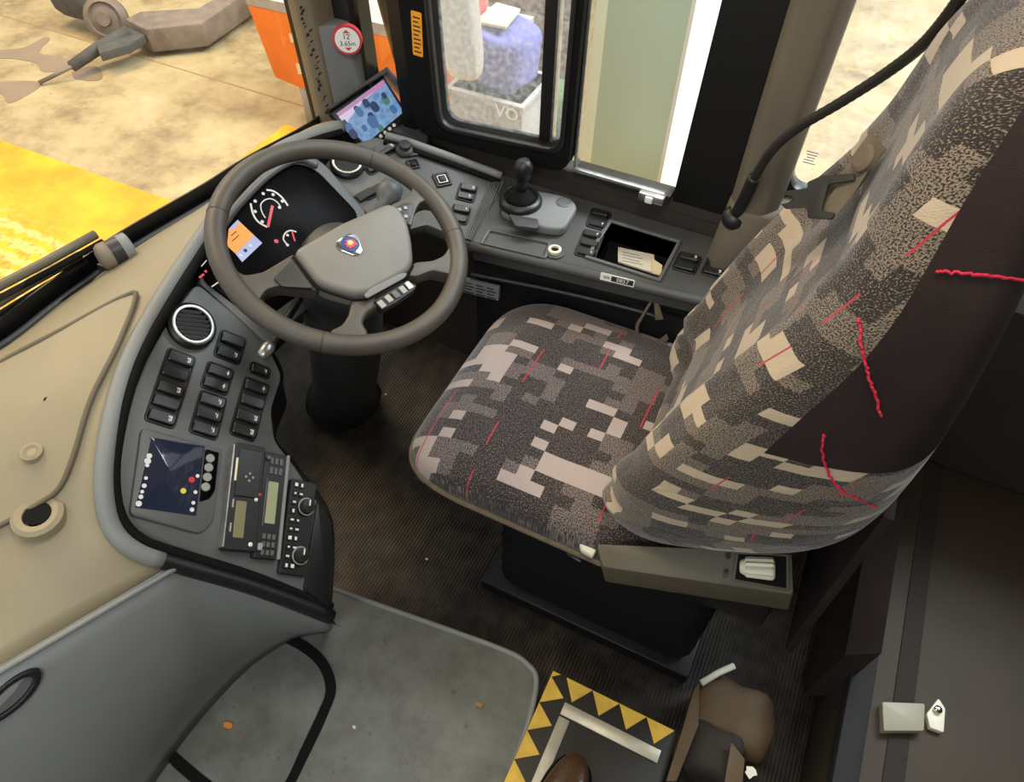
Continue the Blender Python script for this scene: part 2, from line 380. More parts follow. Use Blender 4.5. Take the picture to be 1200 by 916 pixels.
def ground_mat():
    m = mat('workshop_floor', (214, 196, 150), .8); nt, N, L = nodes(m); b = N['Principled BSDF']; tc = N.new('ShaderNodeTexCoord')
    def noise(s, d=8, off=0, rough=.6):
        mp = N.new('ShaderNodeMapping'); mp.inputs[1].default_value = (off, off, 0); L.new(tc.outputs['Object'], mp.inputs[0]); n = N.new('ShaderNodeTexNoise'); n.inputs['Scale'].default_value = s; n.inputs['Detail'].default_value = d; n.inputs['Roughness'].default_value = rough; L.new(mp.outputs[0], n.inputs[0]); return n.outputs[0]
    def ramp(f, *st):
        r = N.new('ShaderNodeValToRGB'); e = r.color_ramp.elements
        while len(e) < len(st): e.new(.5)
        for i, (p, c) in enumerate(st): e[i].position = p; e[i].color = c
        L.new(f, r.inputs[0]); return r.outputs[0]
    def mix(f, a, bb):
        x = N.new('ShaderNodeMix'); x.data_type = 'RGBA'; L.new(f, x.inputs[0])
        for i, q in ((6, a), (7, bb)):
            if isinstance(q, tuple): x.inputs[i].default_value = q
            else: L.new(q, x.inputs[i])
        return x.outputs[2]
    c = lambda *x: s2l(x)+(1,)
    base = ramp(noise(2.2, 12, 0, .68), (.34, c(126, 106, 74)), (.50, c(168, 148, 106)), (.66, c(184, 166, 126)))
    pits = ramp(noise(14, 5, 4), (.66, (0, 0, 0, 1)), (.74, (.8, .8, .8, 1))); base = mix(pits, base, c(128, 106, 74))
    crk = N.new('ShaderNodeTexNoise'); crk.inputs['Scale'].default_value = 5; crk.inputs['Detail'].default_value = 5; crk.inputs['Distortion'].default_value = 1.5; L.new(tc.outputs['Object'], crk.inputs[0])
    spots = ramp(crk.outputs[0], (.66, (0, 0, 0, 1)), (.70, (.7, .7, .7, 1))); base = mix(spots, base, c(176, 150, 104))
    L.new(base, b.inputs['Base Color']); b.inputs['Roughness'].default_value = .75
    bp = N.new('ShaderNodeBump'); bp.inputs['Strength'].default_value = .3; bp.inputs['Distance'].default_value = .01; L.new(noise(20, 6), bp.inputs['Height']); L.new(bp.outputs[0], b.inputs['Normal'])
    y = mat('yellow_paint', (240, 190, 30), .6); nt, N, L = nodes(y); b = N['Principled BSDF']; tc = N.new('ShaderNodeTexCoord')
    sep = N.new('ShaderNodeSeparateXYZ'); L.new(tc.outputs['Object'], sep.inputs[0])
    wv = N.new('ShaderNodeTexWave'); wv.bands_direction = 'Y'; wv.inputs['Scale'].default_value = 3.4; wv.inputs['Distortion'].default_value = 4; wv.inputs['Detail'].default_value = 5; wv.inputs['Detail Scale'].default_value = 4; L.new(tc.outputs['Object'], wv.inputs[0])
    nn = noise(16, 8, 2, .8)
    mul = N.new('ShaderNodeMath'); mul.operation = 'MULTIPLY'; L.new(wv.outputs[0], mul.inputs[0]); L.new(nn, mul.inputs[1])
    # the worn wheel track lies away from the edge of the painted bay
    mr = N.new('ShaderNodeMapRange'); mr.inputs[1].default_value = 1.80; mr.inputs[2].default_value = 1.55; mr.inputs[3].default_value = 0; mr.inputs[4].default_value = 1; L.new(sep.outputs[1], mr.inputs[0])
    m2 = N.new('ShaderNodeMath'); m2.operation = 'MULTIPLY'; L.new(mul.outputs[0], m2.inputs[0]); L.new(mr.outputs[0], m2.inputs[1])
    col = ramp(noise(3, 6), (.35, c(206, 138, 8)), (.65, c(228, 172, 18)))
    worn = ramp(m2.outputs[0], (.16, (0, 0, 0, 1)), (.30, (.85, .85, .85, 1))); col = mix(worn, col, c(206, 180, 106))
    dk = ramp(noise(24, 4, 7), (.55, (0, 0, 0, 1)), (.62, (.8, .8, .8, 1)))
    m3 = N.new('ShaderNodeMix'); m3.data_type = 'RGBA'; L.new(mr.outputs[0], m3.inputs[0]); m3.inputs[6].default_value = (0, 0, 0, 1); L.new(dk, m3.inputs[7])
    col = mix(m3.outputs[2], col, c(176, 128, 30)); L.new(col, b.inputs['Base Color'])
ground_mat()
def video_mat():
    """saloon camera picture on the monitor: pale blue with dark seat rows"""
    m = mat('video_picture', (90, 130, 190), .2); nt, N, L = nodes(m); b = N['Principled BSDF']; tc = N.new('ShaderNodeTexCoord')
    v = N.new('ShaderNodeTexVoronoi'); v.inputs['Scale'].default_value = 75; L.new(tc.outputs['Object'], v.inputs[0])
    r = N.new('ShaderNodeValToRGB'); e = r.color_ramp.elements; e[0].position = .1; e[0].color = s2l((96, 140, 195))+(1,); e[1].position = .75; e[1].color = s2l((140, 185, 228))+(1,); L.new(v.outputs[0], r.inputs[0])
    L.new(r.outputs[0], b.inputs['Emission Color']); b.inputs['Emission Strength'].default_value = .55; b.inputs['Base Color'].default_value = (.02, .02, .03, 1)
video_mat()
mat('video_pale', (20, 20, 24), .2, emit=((226, 214, 240), .62))
mat('video_pink', (20, 20, 24), .2, emit=((214, 150, 200), .55))
mat('video_dark', (20, 20, 24), .2, emit=((44, 72, 118), .5))
mat('video_mid', (20, 20, 24), .2, emit=((84, 128, 186), .5))
mat('video_green', (20, 20, 24), .2, emit=((96, 150, 140), .45))
mat('lit_white', (60, 60, 60), .4, emit=((236, 232, 220), .6))
mat('lit_red', (60, 10, 10), .4, emit=((225, 30, 52), .7))
mat('lit_orange', (60, 30, 10), .4, emit=((255, 158, 20), .75))
mat('lit_lilac', (40, 40, 60), .4, emit=((176, 186, 228), .65))
mat('lit_yellow', (60, 50, 10), .4, emit=((236, 214, 60), .6))
mat('screen_navy', (26, 30, 42), .07, emit=((40, 48, 70), .25), spec=.7)

# ------------------------------------------------------------------ setting: floor, platform, walls, ceiling
WY = 1.26                       # inner face of the driver's side wall
fl = MB().box(-1.45, 1.3, -1.25, WY+.02, -.06, 0).build('floor', 'ribbed_rubber'); tag(fl, kind='structure')
# raised grey gangway platform with rounded corner beside the driver's footwell
PZ = .12
edge = [onz(340, 672, PZ), onz(392, 692, PZ), onz(500, 730, PZ), onz(590, 763, PZ)]
cor = [onz(618, 780, PZ), onz(628, 800, PZ), onz(618, 850, PZ), onz(600, 900, PZ), onz(560, 1000, PZ), onz(540, 1060, PZ)]
pp = [(-1.2, edge[0].y, PZ)]+[tuple(p) for p in smooth_path(edge+cor, 6)]+[(-.2, -1.2, PZ), (-1.2, -1.2, PZ)]
plat = MB().prism(pp, (0, 0, -PZ+.002)).build('step_platform', 'platform_lino', bevel=.004); tag(plat, kind='structure')
rim = MB().tube([Vector(p)+Vector((0, .003, -.002)) for p in smooth_path(edge+cor, 6)], .006, 8).build('edge_trim', 'side_plastic', plat, smooth=True)
for nm, b in (('wall_left_lower', (-1.2, 1.3, -1.27, -1.22, -.06, .2)),):
    o = MB().box(*b).build(nm, 'wall_brown'); tag(o, kind='structure')
tag(MB().box(-.28, 1.3, -1.27, -1.22, .2, 2.02).build('shade_wall_left', 'cream_vinyl'), kind='structure')  # out of view, added to dim the light on the seat's near side
tag(MB().box(1.30, 1.34, -1.27, WY+.04, -.06, 2.06).build('shade_wall_back', 'partition'), kind='structure')  # unseen wall across the saloon, added to cut ambient light from behind
ceil = MB().box(-1.05, 1.3, -1.25, WY+.04, 2.02, 2.06).build('ceiling', 'cream_vinyl'); tag(ceil, kind='structure')
# front bulkhead below the windscreen (dark footwell)
fb = MB().box(-1.30, -1.26, -1.25, WY+.02, 0, .50).build('wall_front', 'black_plastic'); tag(fb, kind='structure')
# driver's side wall, built around the window openings
sill0 = ony(500, 158, WY).z; sill = ony(700, 196, WY).z
wl = MB().box(-1.09, 1.3, WY, WY+.05, 0, .70).build('wall_right', 'wall_brown'); tag(wl, kind='structure')
# ---- driver's sliding window (front framed pane, open rear half)
win = empty('window_3', (-.5, WY, .7), kind='structure')
def yring(outer, inner, y0, y1): return MB().ring([(x, y0, z) for x, z in outer], [(x, y0, z) for x, z in inner], (0, y1-y0, 0))
XO0, XO1, XI0, XI1 = -.835, -.458, -.762, -.482
zb_o, zb_i = .716, .766
po = [(XO0-.035, 1.78), (XO0, zb_o), (XO1, zb_o+.004), (XO1+.012, 1.78)]
pi = [(XI0-.03, 1.74), (XI0, zb_i-.010), (XI1, zb_i+.010), (XI1+.012, 1.74)]
po = rpoly([Vector((x, z)) for x, z in po], .05, 5); pi = rpoly([Vector((x, z)) for x, z in pi], .035, 5)
yring(po, pi, WY-.025, WY+.02).build('pane_frame', 'black_rubber', win, bevel=.006)
yring(rpoly([Vector(p) for p in [(XI0-.04, 1.75), (XI0-.012, zb_i-.022), (XI1+.012, zb_i-.002), (XI1+.022, 1.75)]], .04, 5), pi, WY-.03, WY-.012).build('pane_seal', 'black_plastic', win, bevel=.004)
MB().box(XI0-.03, -.536, WY+.004, WY+.008, zb_i-.01, 1.74).build('pane', 'dusty_glass', win)
MB().box(-.512, XI1+.012, WY+.004, WY+.008, zb_i-.01, 1.74).build('pane', 'dusty_glass', win)
MB().box(-.538, -.513, WY-.005, WY+.018, zb_i-.012, 1.74).build('mullion', 'black_plastic', win, bevel=.003)
MB().box(-.513, -.508, WY-.003, WY+.016, zb_i-.012, 1.74).build('mullion_seal', 'alu', win)
MB().box(-.452, -.238, WY-.010, WY+.03, .716, .730).build('track', 'dark_metal', win, bevel=.002)
MB().box(-.452, -.250, WY-.016, WY-.004, .728, .736).build('track_rail', 'alu', win, bevel=.002)
lt = MB().box(-.300, -.246, WY-.03, WY-.008, .716, .734).build('latch', 'alu', win, bevel=.003)
MB().box(-.284, -.268, WY-.036, WY-.03, .718, .732).build('latch_button', 'white_gloss', lt, bevel=.002)
MB().box(-.455, -.448, WY-.005, WY+.02, .73, 1.75).build('slide_rail', 'alu', win, bevel=.001)
tag(MB().box(-.90, -.10, WY-.002, WY+.04, .695, .716).build('trim_3', 'wall_brown'), kind='structure')
bl = [(-.235, .716), (-.10, .716), (-.10, 2.02), (-.205, 2.02), (-.222, 1.3)]
tag(MB().prism([(x, WY, z) for x, z in bl], (0, .04, 0)).build('trim_4', 'frit'), kind='structure')
tag(MB().box(-1.1, 1.3, WY, WY+.05, 1.76, 2.02).build('trim_5', 'cream_vinyl'), kind='structure')
# quarter light between the front pillar and the sliding window
q = empty('window_2', (-.9, WY, .7), kind='structure')
MB().box(-.985, -.84, WY+.006, WY+.010, .69, 1.76).build('pane', 'clear_glass', q)
MB().prism([(-.950, WY-.02, .69), (-.942, WY-.02, .69), (-.953, WY-.02, 1.76), (-.970, WY-.02, 1.76)], (0, .04, 0)).build('gasket', 'frit', q)
MB().prism([(-.866, WY-.015, .66), (-.833, WY-.015, .66), (-.868, WY-.015, 1.78), (-.905, WY-.015, 1.78)], (0, .04, 0)).build('stile', 'frit', q)
tag(MB().box(-1.02, -.84, WY-.01, WY+.03, .66, .700).build('trim_6', 'black_plastic', bevel=.004), kind='structure')
# rear side window
w4 = empty('window_4', (.5, WY, .75), kind='structure')
ro = rpoly([Vector(p) for p in [(-.045, 1.8), (-.042, .795), (1.25, .80), (1.25, 1.8)]], .04, 5); ri = rpoly([Vector(p) for p in [(-.03, 1.77), (-.028, .815), (1.22, .82), (1.22, 1.77)]], .03, 5)
yring(ro, ri, WY-.006, WY+.03).build('gasket', 'frit', w4, bevel=.003)
MB().box(-.03, 1.22, WY+.010, WY+.014, .81, 1.78).build('pane', 'pale_glass', w4)
st = MB()
for k, (wd, dx) in enumerate(((.030, 0), (.026, .002), (.020, .004), (.024, .001), (.032, 0))):
    q0 = ony(944, 180, WY); st.box(q0.x+dx, q0.x+dx+wd*.7, WY+.0085, WY+.0095, q0.z-k*.0055, q0.z+.0016-k*.0055)
st.build('glass_stamp', 'icon_dim', w4)
tag(MB().box(-.10, 1.3, WY-.002, WY+.045, .69, .80).build('wall_right_rear', 'pillar_grey'), kind='structure')
# pillars
t1 = empty('trim_1', (-1.03, 1.2, .66), kind='structure')
tanp = [(-1.12, 1.262), (-1.074, 1.202), (-1.060, 1.178), (-1.03, 1.166), (-1.002, 1.178), (-.992, 1.262)]
MB().frustum([(x, y, .66) for x, y in tanp], [(x-.05, y, 2.02) for x, y in tanp]).build('pillar_cover', 'pillar_tan', t1, bevel=.006)
gp = [(-1.006, 1.262), (-1.006, 1.184), (-.99, 1.184), (-.955, 1.214), (-.945, 1.235), (-.945, 1.262)]
MB().frustum([(x, y, .66) for x, y in gp], [(x-.022, y, .935) for x, y in gp]).build('pillar_pocket', 'pillar_grey', t1, bevel=.006)
MB().box(-1.05, -.965, 1.235, 1.262, .90, 2.02).build('pillar_inner', 'black_plastic', t1)
MB().tube([(-1.035, 1.222, .92), (-1.045, 1.222, 1.3)], .008, 8).build('cable', 'alu', t1, smooth=True)
sc_m = MB()
for i_ in range(26):
    yy_ = 8+i_*4.6; xx_ = 352+yy_*.235+random.uniform(-3, 4); q_ = ony(xx_, yy_, 1.168)
    sc_m.prism([q_+Vector((random.uniform(-.002, .002), -.004, random.uniform(-.004, .004))) for _ in range(3)], (0, .010, 0))
tag(sc_m.build('scuff_marks', 'print_dark', t1), kind='stuff')
t2 = empty('trim_2', (-.07, 1.2, .62), kind='structure')
bp_ = [(-.118, WY+.01), (-.118, WY-.05), (-.100, WY-.085), (-.050, WY-.085), (-.030, WY-.055), (-.028, WY+.01)]
MB().frustum([(x, y, .70) for x, y in bp_], [(x+.005, y, 2.02) for x, y in bp_]).build('pillar_cover', 'pillar_brown', t2, bevel=.012, seg=3)
bb_ = [(-.135, WY+.01), (-.135, WY-.07), (-.115, WY-.105), (.02, WY-.105), (.10, WY-.06), (.12, WY+.01)]
bt_ = [(-.119, WY+.01), (-.119, WY-.052), (-.102, WY-.087), (-.046, WY-.087), (-.02, WY-.05), (.0, WY+.01)]
MB().frustum([(x, y, .60) for x, y in bb_], [(x, y, .80) for x, y in bt_]).build('pillar_base', 'pillar_brown', t2, bevel=.012, seg=3)

# ---- windscreen: curved glass with black border
base_px = [(400, 143), (385, 152), (300, 203), (250, 236), (159, 290), (108, 327), (62, 361), (6, 404), (-80, 455)]
bz_ = .735
base = [onz(x, y, bz_) for x, y in base_px]
base = [Vector((-1.10, WY+.01, .70)), onz(385, 152, .70), onz(300, 203, .722)]+base[3:]
# carry the curve on to the nearside
last = base[-1]; base += [Vector((last.x-.03, last.y-.35, bz_)), Vector((last.x-.01, -.65, bz_)), Vector((last.x+.12, -1.22, bz_))]
bcurve = smooth_path(base, 5)
ws = empty('window_1', (-1.2, .2, .7), kind='structure')
def off(p, d, z):  # outward (towards the front)
    return Vector((p.x-d, p.y, z))
MB().grid([[off(p, .016, p.z-.03) for p in bcurve], [off(p, .020, 1.2) for p in bcurve], [off(p, -.01, 2.0) for p in bcurve]]).build('pane', 'windscreen_glass', ws, smooth=True)
MB().grid([[off(p, .010, p.z-.04) for p in bcurve], [off(p, .011, p.z+.036) for p in bcurve], [off(p, .0145, p.z+.036) for p in bcurve], [off(p, .0135, p.z-.04) for p in bcurve]], closed_v=True).build('border', 'frit', ws)
MB().tube([off(p, -.004, p.z+.006) for p in bcurve], .006, 6).build('seal', 'panel_dark', ws, smooth=True)
MB().prism([(-1.086, 1.196, .66), (-1.14, 1.27, .66), (-1.19, 1.27, 2.02), (-1.136, 1.196, 2.02)], (.014, 0, 0)).build('border_side', 'frit', ws)

# ------------------------------------------------------------------ dashboard
PLo, PLn = Vector((-.842, .528, .733)), Vector((.6, .1, .58)).normalized()
_u = onp(230, 427, PLo, PLn)-onp(196, 414, PLo, PLn)
FL = Fr(PLo, PLn, _u)
FC = Fr(FL.at(272, 365), (.6, 0, .75), (0, 1, 0))
FRo = FC.at(428, 247)
FRt = Fr(FRo, (.25, -.15, .95), onp(590, 207, FRo, Vector((.25, -.15, .95)))-onp(440, 160, FRo, Vector((.25, -.15, .95))))
dash = empty('dashboard', (-.9, .4, .2), 'grey wraparound coach dashboard with switch panels, beneath the windscreen', 'dashboard')
lip_px = [(400, 146, .765), (360, 158, .785), (318, 178, .80), (282, 208, .80), (245, 262, .795), (215, 306, .79), (190, 345, .785), (163, 392, .782), (142, 440, .772), (127, 500, .752), (120, 560, .722), (128, 612, .682), (155, 642, .648), (205, 660, .598), (300, 688, .500), (388, 722, .396)]
lip = smooth_path([onz(x, y, z) for x, y, z in lip_px], 4)
nl = len(lip)
# shell outer boundary, one point per lip point
out_px = [(402, 146, .700), (385, 152, .700), (340, 178, .712), (300, 203, .722), (250, 236, .735), (200, 265, .735), (159, 290, .735), (108, 327, .735), (62, 361, .735), (6, 404, .735), (-80, 455, .735), (-230, 560, .72), (-260, 760, .68), (-120, 850, .645)]
i_end = 13*4   # lip index where the top shell ends (at the crease)
outer = smooth_path([onz(x, y, z) for x, y, z in out_px], 4)
rows = []; ns = 14
for i in range(i_end+1):
    a = lip[i]; b = outer[min(i, len(outer)-1)]; r = []
    for k in range(ns+1):
        t = k/ns; p = a.lerp(b, t); L_ = (b-a).length
        p.z += .030*min(1, L_/.3)*math.sin(math.pi*t)**.8
        if i > i_end-12:
            q = (i-(i_end-12))/12; p.z -= .030*q*q*math.sin(math.pi*t)**.8
        r.append(p)
    rows.append(r)
shell = MB().grid(rows).build('top_shell', 'dash_warm_lit', dash, smooth=True)
so = shell.modifiers.new('thick', 'SOLIDIFY'); so.thickness = .006; so.offset = -1
# grey side panel facing the gangway
top = [lip[i] for i in range(nl-1, i_end-1, -1)]+[rows[-1][k] for k in range(1, ns+1)]
bot_px = [(386, 740), (365, 744), (338, 752), (290, 785), (240, 838), (200, 890), (160, 950), (100, 1040), (30, 1150)]
bc = smooth_path([onz(x, y, PZ) for x, y in bot_px], 6)
N_ = len(top); rows2 = []
for i in range(N_):
    f = i/(N_-1)*(len(bc)-1); j = min(int(f), len(bc)-2); b = bc[j].lerp(bc[j+1], f-j); a = top[i]; r = []
    for k in range(13):
        t = k/12; p = a.lerp(b, t); n = Vector((.75, -.62, .2)).normalized()
        p += n*.034*math.sin(math.pi*min(1, t*1.15))**.7*(.35+.65*min(1, i/10)) if t*1.15 < 1 else Vector()
        r.append(p)
    rows2.append(r)
side = MB().grid(rows2).build('side_panel', 'side_plastic', dash, smooth=True)
so = side.modifiers.new('thick', 'SOLIDIFY'); so.thickness = .006; so.offset = 1
# the dash carries on across the gangway side of the cab, out of the frame
MB().prism([(-1.24, -.10, .12), (-1.24, -.10, .70), (-1.10, -.10, .715), (-.86, -.10, .685), (-.79, -.10, .60), (-.79, -.10, .12)], (0, -1.08, 0)).build('nearside_dash', 'side_plastic', dash, bevel=.02, seg=3)
# raised lip round the switch panel and the black groove inside it
MB().tube([p+Vector((0, 0, -.004)) for p in lip[i_end-2:]], .0128, 10).build('lip_tail', 'black_plastic', dash, smooth=True)
MB().tube([p+Vector((0, 0, -.004)) for p in lip[:i_end]], .0135, 10).build('lip_trim', 'side_plastic', dash, smooth=True)
cen = Vector((-.70, .62, .74))
def inward(p, d, dz=0): q = (cen-p); q.z *= .3; return p+q.normalized()*d+Vector((0, 0, dz))
MB().tube([inward(p, .017, -.006) for p in lip], .0085, 8).build('groove', 'black_rubber', dash, smooth=True)
MB().grid([[p+Vector((0, 0, -.010)) for p in lip], [inward(p, .006, -.055) for p in lip], [inward(p, .03, -.13) for p in lip]]).build('underside', 'black_rubber', dash, smooth=True)
# crease bead along the top edge of the side panel
MB().tube([rows[-1][k]+Vector((.006, -.006, .0)) for k in range(ns+1)], .0045, 8).build('bead', 'side_plastic', dash, smooth=True)
# left switch panel
def panel(name, F, px, depth, m, bev=.004, h=0, parent=dash, r=.015):
    return MB().prism(rpoly([F.at(x, y, h) for x, y in px], r, 4), F.n*-depth).build(name, m, parent, bevel=bev)
panel('switch_panel', FL, [(231, 331), (200, 371), (172, 420), (152, 470), (141, 520), (136, 575), (147, 612), (165, 630), (205, 643), (298, 676), (386, 716), (388, 612), (345, 545), (322, 516), (318, 480), (331, 440), (313, 402), (272, 365)], .045, 'panel_plastic')
# inner apron that turns down into the footwell
ap = [(388, 720), (390, 610), (347, 543), (324, 515), (320, 480), (333, 440), (315, 402)]
a3 = [FL.at(x, y, .002) for x, y in ap]; a3 = smooth_path(a3, 5)
MB().grid([a3, [p+FL.n*-.012+Vector((.001, .001, 0)) for p in a3], [p+Vector((-.03, .01, -.10)) for p in a3], [p+Vector((-.20, .03, -.26)) for p in a3]]).build('apron', 'black_plastic', dash, smooth=True)
# right panel beside the window
panel('right_panel', FRt, [(380, 193), (398, 174), (440, 160), (585, 203), (592, 212), (556, 288), (524, 273), (500, 263), (479, 269), (446, 262), (428, 248)], .03, 'panel_plastic', r=.008)
rail = smooth_path([FRt.at(x, y, .010) for x, y in [(452, 159), (475, 165), (500, 174), (545, 190), (588, 206)]], 4)
MB().tube(rail, .009, 8).build('top_rail', 'side_plastic', dash, smooth=True)
MB().tube([p+FRt.v*-.014+FRt.n*-.006 for p in rail], .006, 8).build('rail_groove', 'black_rubber', dash, smooth=True)
s_ = panel('ribbed_strip', FRt, [(574, 213), (587, 213), (558, 284), (545, 279)], .006, 'panel_dark', h=.006, r=.002, bev=.001)
for k in range(5):
    t = k/4*.8+.1; a = FRt.at(574+13*t, 213, .0075); b = FRt.at(545+13*t, 279+4*t, .0075)
    MB().tube([a, b], .0013, 5).build('rib', 'panel_plastic', s_)
# ledge between dash and windscreen at the pillar foot
MB().prism([onz(395, 152, .72), onz(455, 150, .72), onz(500, 168, .72), onz(500, 152, .70)+Vector((0, .03, .02)), onz(430, 120, .72), onz(390, 132, .72)], (0, 0, -.05)).build('corner_ledge', 'panel_dark', dash, bevel=.006)
# lid recess on top, fixings and the drain socket
sh = bvh_of(shell)
lid_px = [(-60, 470), (0, 428), (75, 388), (148, 349), (160, 352), (140, 405), (108, 470), (88, 535), (72, 572), (50, 590), (0, 618), (-60, 640)]
def dr(x, y, h=0): return drape(sh, x, y, h) or onz(x, y, .735+h)
lp = smooth_path([dr(x, y, .0) for x, y in lid_px], 5, True)
def fan(poly, h, rings=4):
    c = sum(poly, Vector())/len(poly); n = Vector((0, 0, 1)); rows = []
    for k in range(rings+1):
        t = k/rings; rr = []
        for p in poly:
            q = p.lerp(c, t*.98); loc = sh.ray_cast(Vector((q.x, q.y, 2)), Vector((0, 0, -1)))[0]; q = loc if loc else q
            rr.append(q+n*h)
        rows.append(rr)
    return rows
rw = fan(lp, .0055); rw.insert(0, [p+Vector((0, 0, -.001)) for p in lp])
MB().grid(rw, closed_u=True).build('top_lid', 'dash_warm_lit', dash, smooth=True, auto=35)
MB().tube([p+Vector((0, 0, .0045)) for p in lp], .0042, 6, closed=True).build('lid_seam', 'seam_tan', dash, smooth=True)
def disc_on(x, y, prof, name, m, parent=dash, nrm=None):
    p = dr(x, y); n = nrm or Vector((.1, 0, 1)); return MB().lathe(p, n, prof, 20).build(name, m, parent, smooth=True, auto=35)
disc_on(40, 533, [(.015, 0), (.015, .010), (.010, .012), (.006, .009), (0, .009)], 'fixing_plug', 'dash_warm_lit')
disc_on(47, 607, [(.034, -.004), (.034, .010), (.028, .014), (.019, .012), (.018, .004), (0, .004)], 'socket_collar', 'dash_warm_lit')
disc_on(48, 606, [(.0175, .004), (.0175, .0125), (.0, .0125)], 'socket_hole', 'black_rubber')
sp = bvh_of(side)
pv = drape(sp, 12, 815) or onx(12, 815, -.7)
n_ = Vector((.8, -.25, .5)).normalized(); fv = Fr(pv, n_, (0, 1, 0))
ov = [(.040*math.cos(a)*1.1, .020*math.sin(a)) for a in [k*math.pi/12 for k in range(24)]]
MB().ring(fv.lift(ov, -.01), fv.lift([(a*.72, b*.62) for a, b in ov], -.01), fv.n*.016).build('oval_grip', 'black_plastic', dash, bevel=.002)
MB().prism(fv.lift([(a*.74, b*.64) for a, b in ov], -.01), fv.n*.010).build('oval_insert', 'panel_plastic', dash)

# round air vents
def air_vent(F, x, y, R, parent=dash):
    c = F.at(x, y, .0); v = MB().lathe(c, F.n, [(R, -.004), (R, .010), (R*.9, .014), (R*.80, .013), (R*.78, .004), (0, .002)], 28).build('air_vent', 'black_plastic', parent, smooth=True, auto=30)
    MB().ring([c+F.n*.012+(F.u*math.cos(a)+F.v*math.sin(a))*R*.86 for a in [k*math.pi/16 for k in range(32)]], [c+F.n*.012+(F.u*math.cos(a)+F.v*math.sin(a))*R*.74 for a in [k*math.pi/16 for k in range(32)]], F.n*.0035).build('ring', 'vent_ring', v, bevel=.0008)
    ax = (F.u*.94+F.v*.34).normalized() if F is FL else F.u*.9-F.v*.2; ax.normalize(); bx = F.n.cross(ax)
    for k in range(-3, 4):
        o = k*R*.19; hw = math.sqrt(max(0, (R*.70)**2-o*o))
        p = c+bx*o+F.n*.006
        MB().prism([p-ax*hw-bx*R*.05, p+ax*hw-bx*R*.05, p+ax*hw+bx*R*.04+F.n*.006, p-ax*hw+bx*R*.04+F.n*.006], F.n*.0025).build('slat', 'panel_plastic', v)
    return v
air_vent(FL, 223, 383, .040); air_vent(FRt, 407, 195, .036)

# rocker switches: bezel part with rocker sub-parts (shared meshes)
def rocker_mesh(icon, Lx=.040, Ly=.0185):
    b = MB(); lo = rrect(0, 0, Lx, Ly, .004, 3); hi = rrect(0, 0, Lx-.003, Ly-.003, .0035, 3)
    b.grid([[(x, y, -.002) for x, y in lo], [(x, y, .0035+.003*abs(x)/(Lx/2)*(1 if x > 0 else .3)) for x, y in lo], [(x, y, .0050+.0035*abs(x)/(Lx/2)*(1 if x > 0 else .3)) for x, y in hi]], closed_u=True, caps=True)
    b.m(1)
    zz = lambda x: .0056+.0035*abs(x)/(Lx/2)
    def bar(x0, x1, y0, y1): b.prism([(x0, y0, zz(x0)), (x1, y0, zz(x1)), (x1, y1, zz(x1)), (x0, y1, zz(x0))], (0, 0, .0004))
    if icon == 1: bar(.007, .014, -.004, -.0025); bar(.007, .014, .0025, .004); bar(.007, .0085, -.0025, .0025); bar(.0125, .014, -.0025, .0025); bar(.010, .011, -.002, .002)
    elif icon == 2: bar(.008, .0095, -.0045, .0045); bar(.011, .0125, -.0035, .0035); bar(.0045, .0065, -.001, .001)
    elif icon == 3: bar(.006, .014, -.001, .0005); bar(.011, .0125, -.004, .004); bar(.0055, .007, .002, .0045)
    me_o = b.build('rocker_switch', ['rocker_black', 'icon_white'], None, smooth=True, auto=35)
    me = me_o.data; W.pop(me_o.name, None); bpy.data.objects.remove(me_o); return me
RM = [rocker_mesh(i) for i in range(4)]
def rockers(F, items, parent, pad=.004, ang=0, sc=1.0, bm='black_plastic'):
    """items: (px, py, icon); one bezel round the group with each rocker a sub-part"""
    ca, sa = math.cos(ang), math.sin(ang); u = F.u*ca+F.v*sa; G = Fr(F.o, F.n, u)
    q = [G.uv(x, y) for x, y, _ in items]
    cxs = [a for a, b in q]; cys = [b for a, b in q]
    # group bezel: follows the line of rocker centres
    c0 = Vector((cxs[0], cys[0])); c1 = Vector((cxs[-1], cys[-1])); mid = (c0+c1)/2
    hx, hy = .020*sc+pad, .00925*sc+pad
    if len(items) == 1: lo = rrect(mid.x, mid.y, 2*hx, 2*hy, .006, 3); il = rrect(mid.x, mid.y, 2*hx-.005, 2*hy-.005, .005, 3)
    else:
        if c0.y < c1.y: c0, c1 = c1, c0
        def quad(d): return rpoly([Vector((c0.x+hx-d, c0.y+hy-d)), Vector((c0.x-hx+d, c0.y+hy-d)), Vector((c1.x-hx+d, c1.y-hy+d)), Vector((c1.x+hx-d, c1.y-hy+d))], .008, 4)
        lo = quad(0); il = quad(.0028)
    bz = MB().ring(G.lift(lo, -.002), G.lift(il, -.002), G.n*.0050); bz.prism(G.lift(il, -.003), G.n*.0032)
    bo = bz.build('switch_bezel', bm, parent, bevel=.0008, seg=1)
    for (a, b), (x, y, ic) in zip(q, items):
        o = bpy.data.objects.new('rocker_switch', RM[ic]); link(o, bo, G.mw(G.P(a, b, .001)) @ Matrix.Scale(sc, 4))
    return bo
rockers(FL, [(211, 421, 1), (204, 437.5, 0), (198.5, 456, 1), (193.5, 472, 0), (188.5, 489, 1)], dash)
rockers(FL, [(272, 399, 0), (267, 415, 2)], dash)
rockers(FL, [(257, 436, 3), (252, 451, 3)], dash); rockers(FL, [(248, 470, 2), (244, 486, 2), (239.5, 503, 2)], dash)
rockers(FL, [(304, 434, 2)], dash, sc=.8)
rockers(FL, [(299, 454, 3), (294.5, 471, 0), (289.5, 489, 1), (285, 505, 1)], dash)
rockers(FRt, [(442, 178, 0), (454, 176, 1)], dash, ang=math.radians(55)); rockers(FRt, [(440, 196, 1)], dash, ang=math.radians(55))
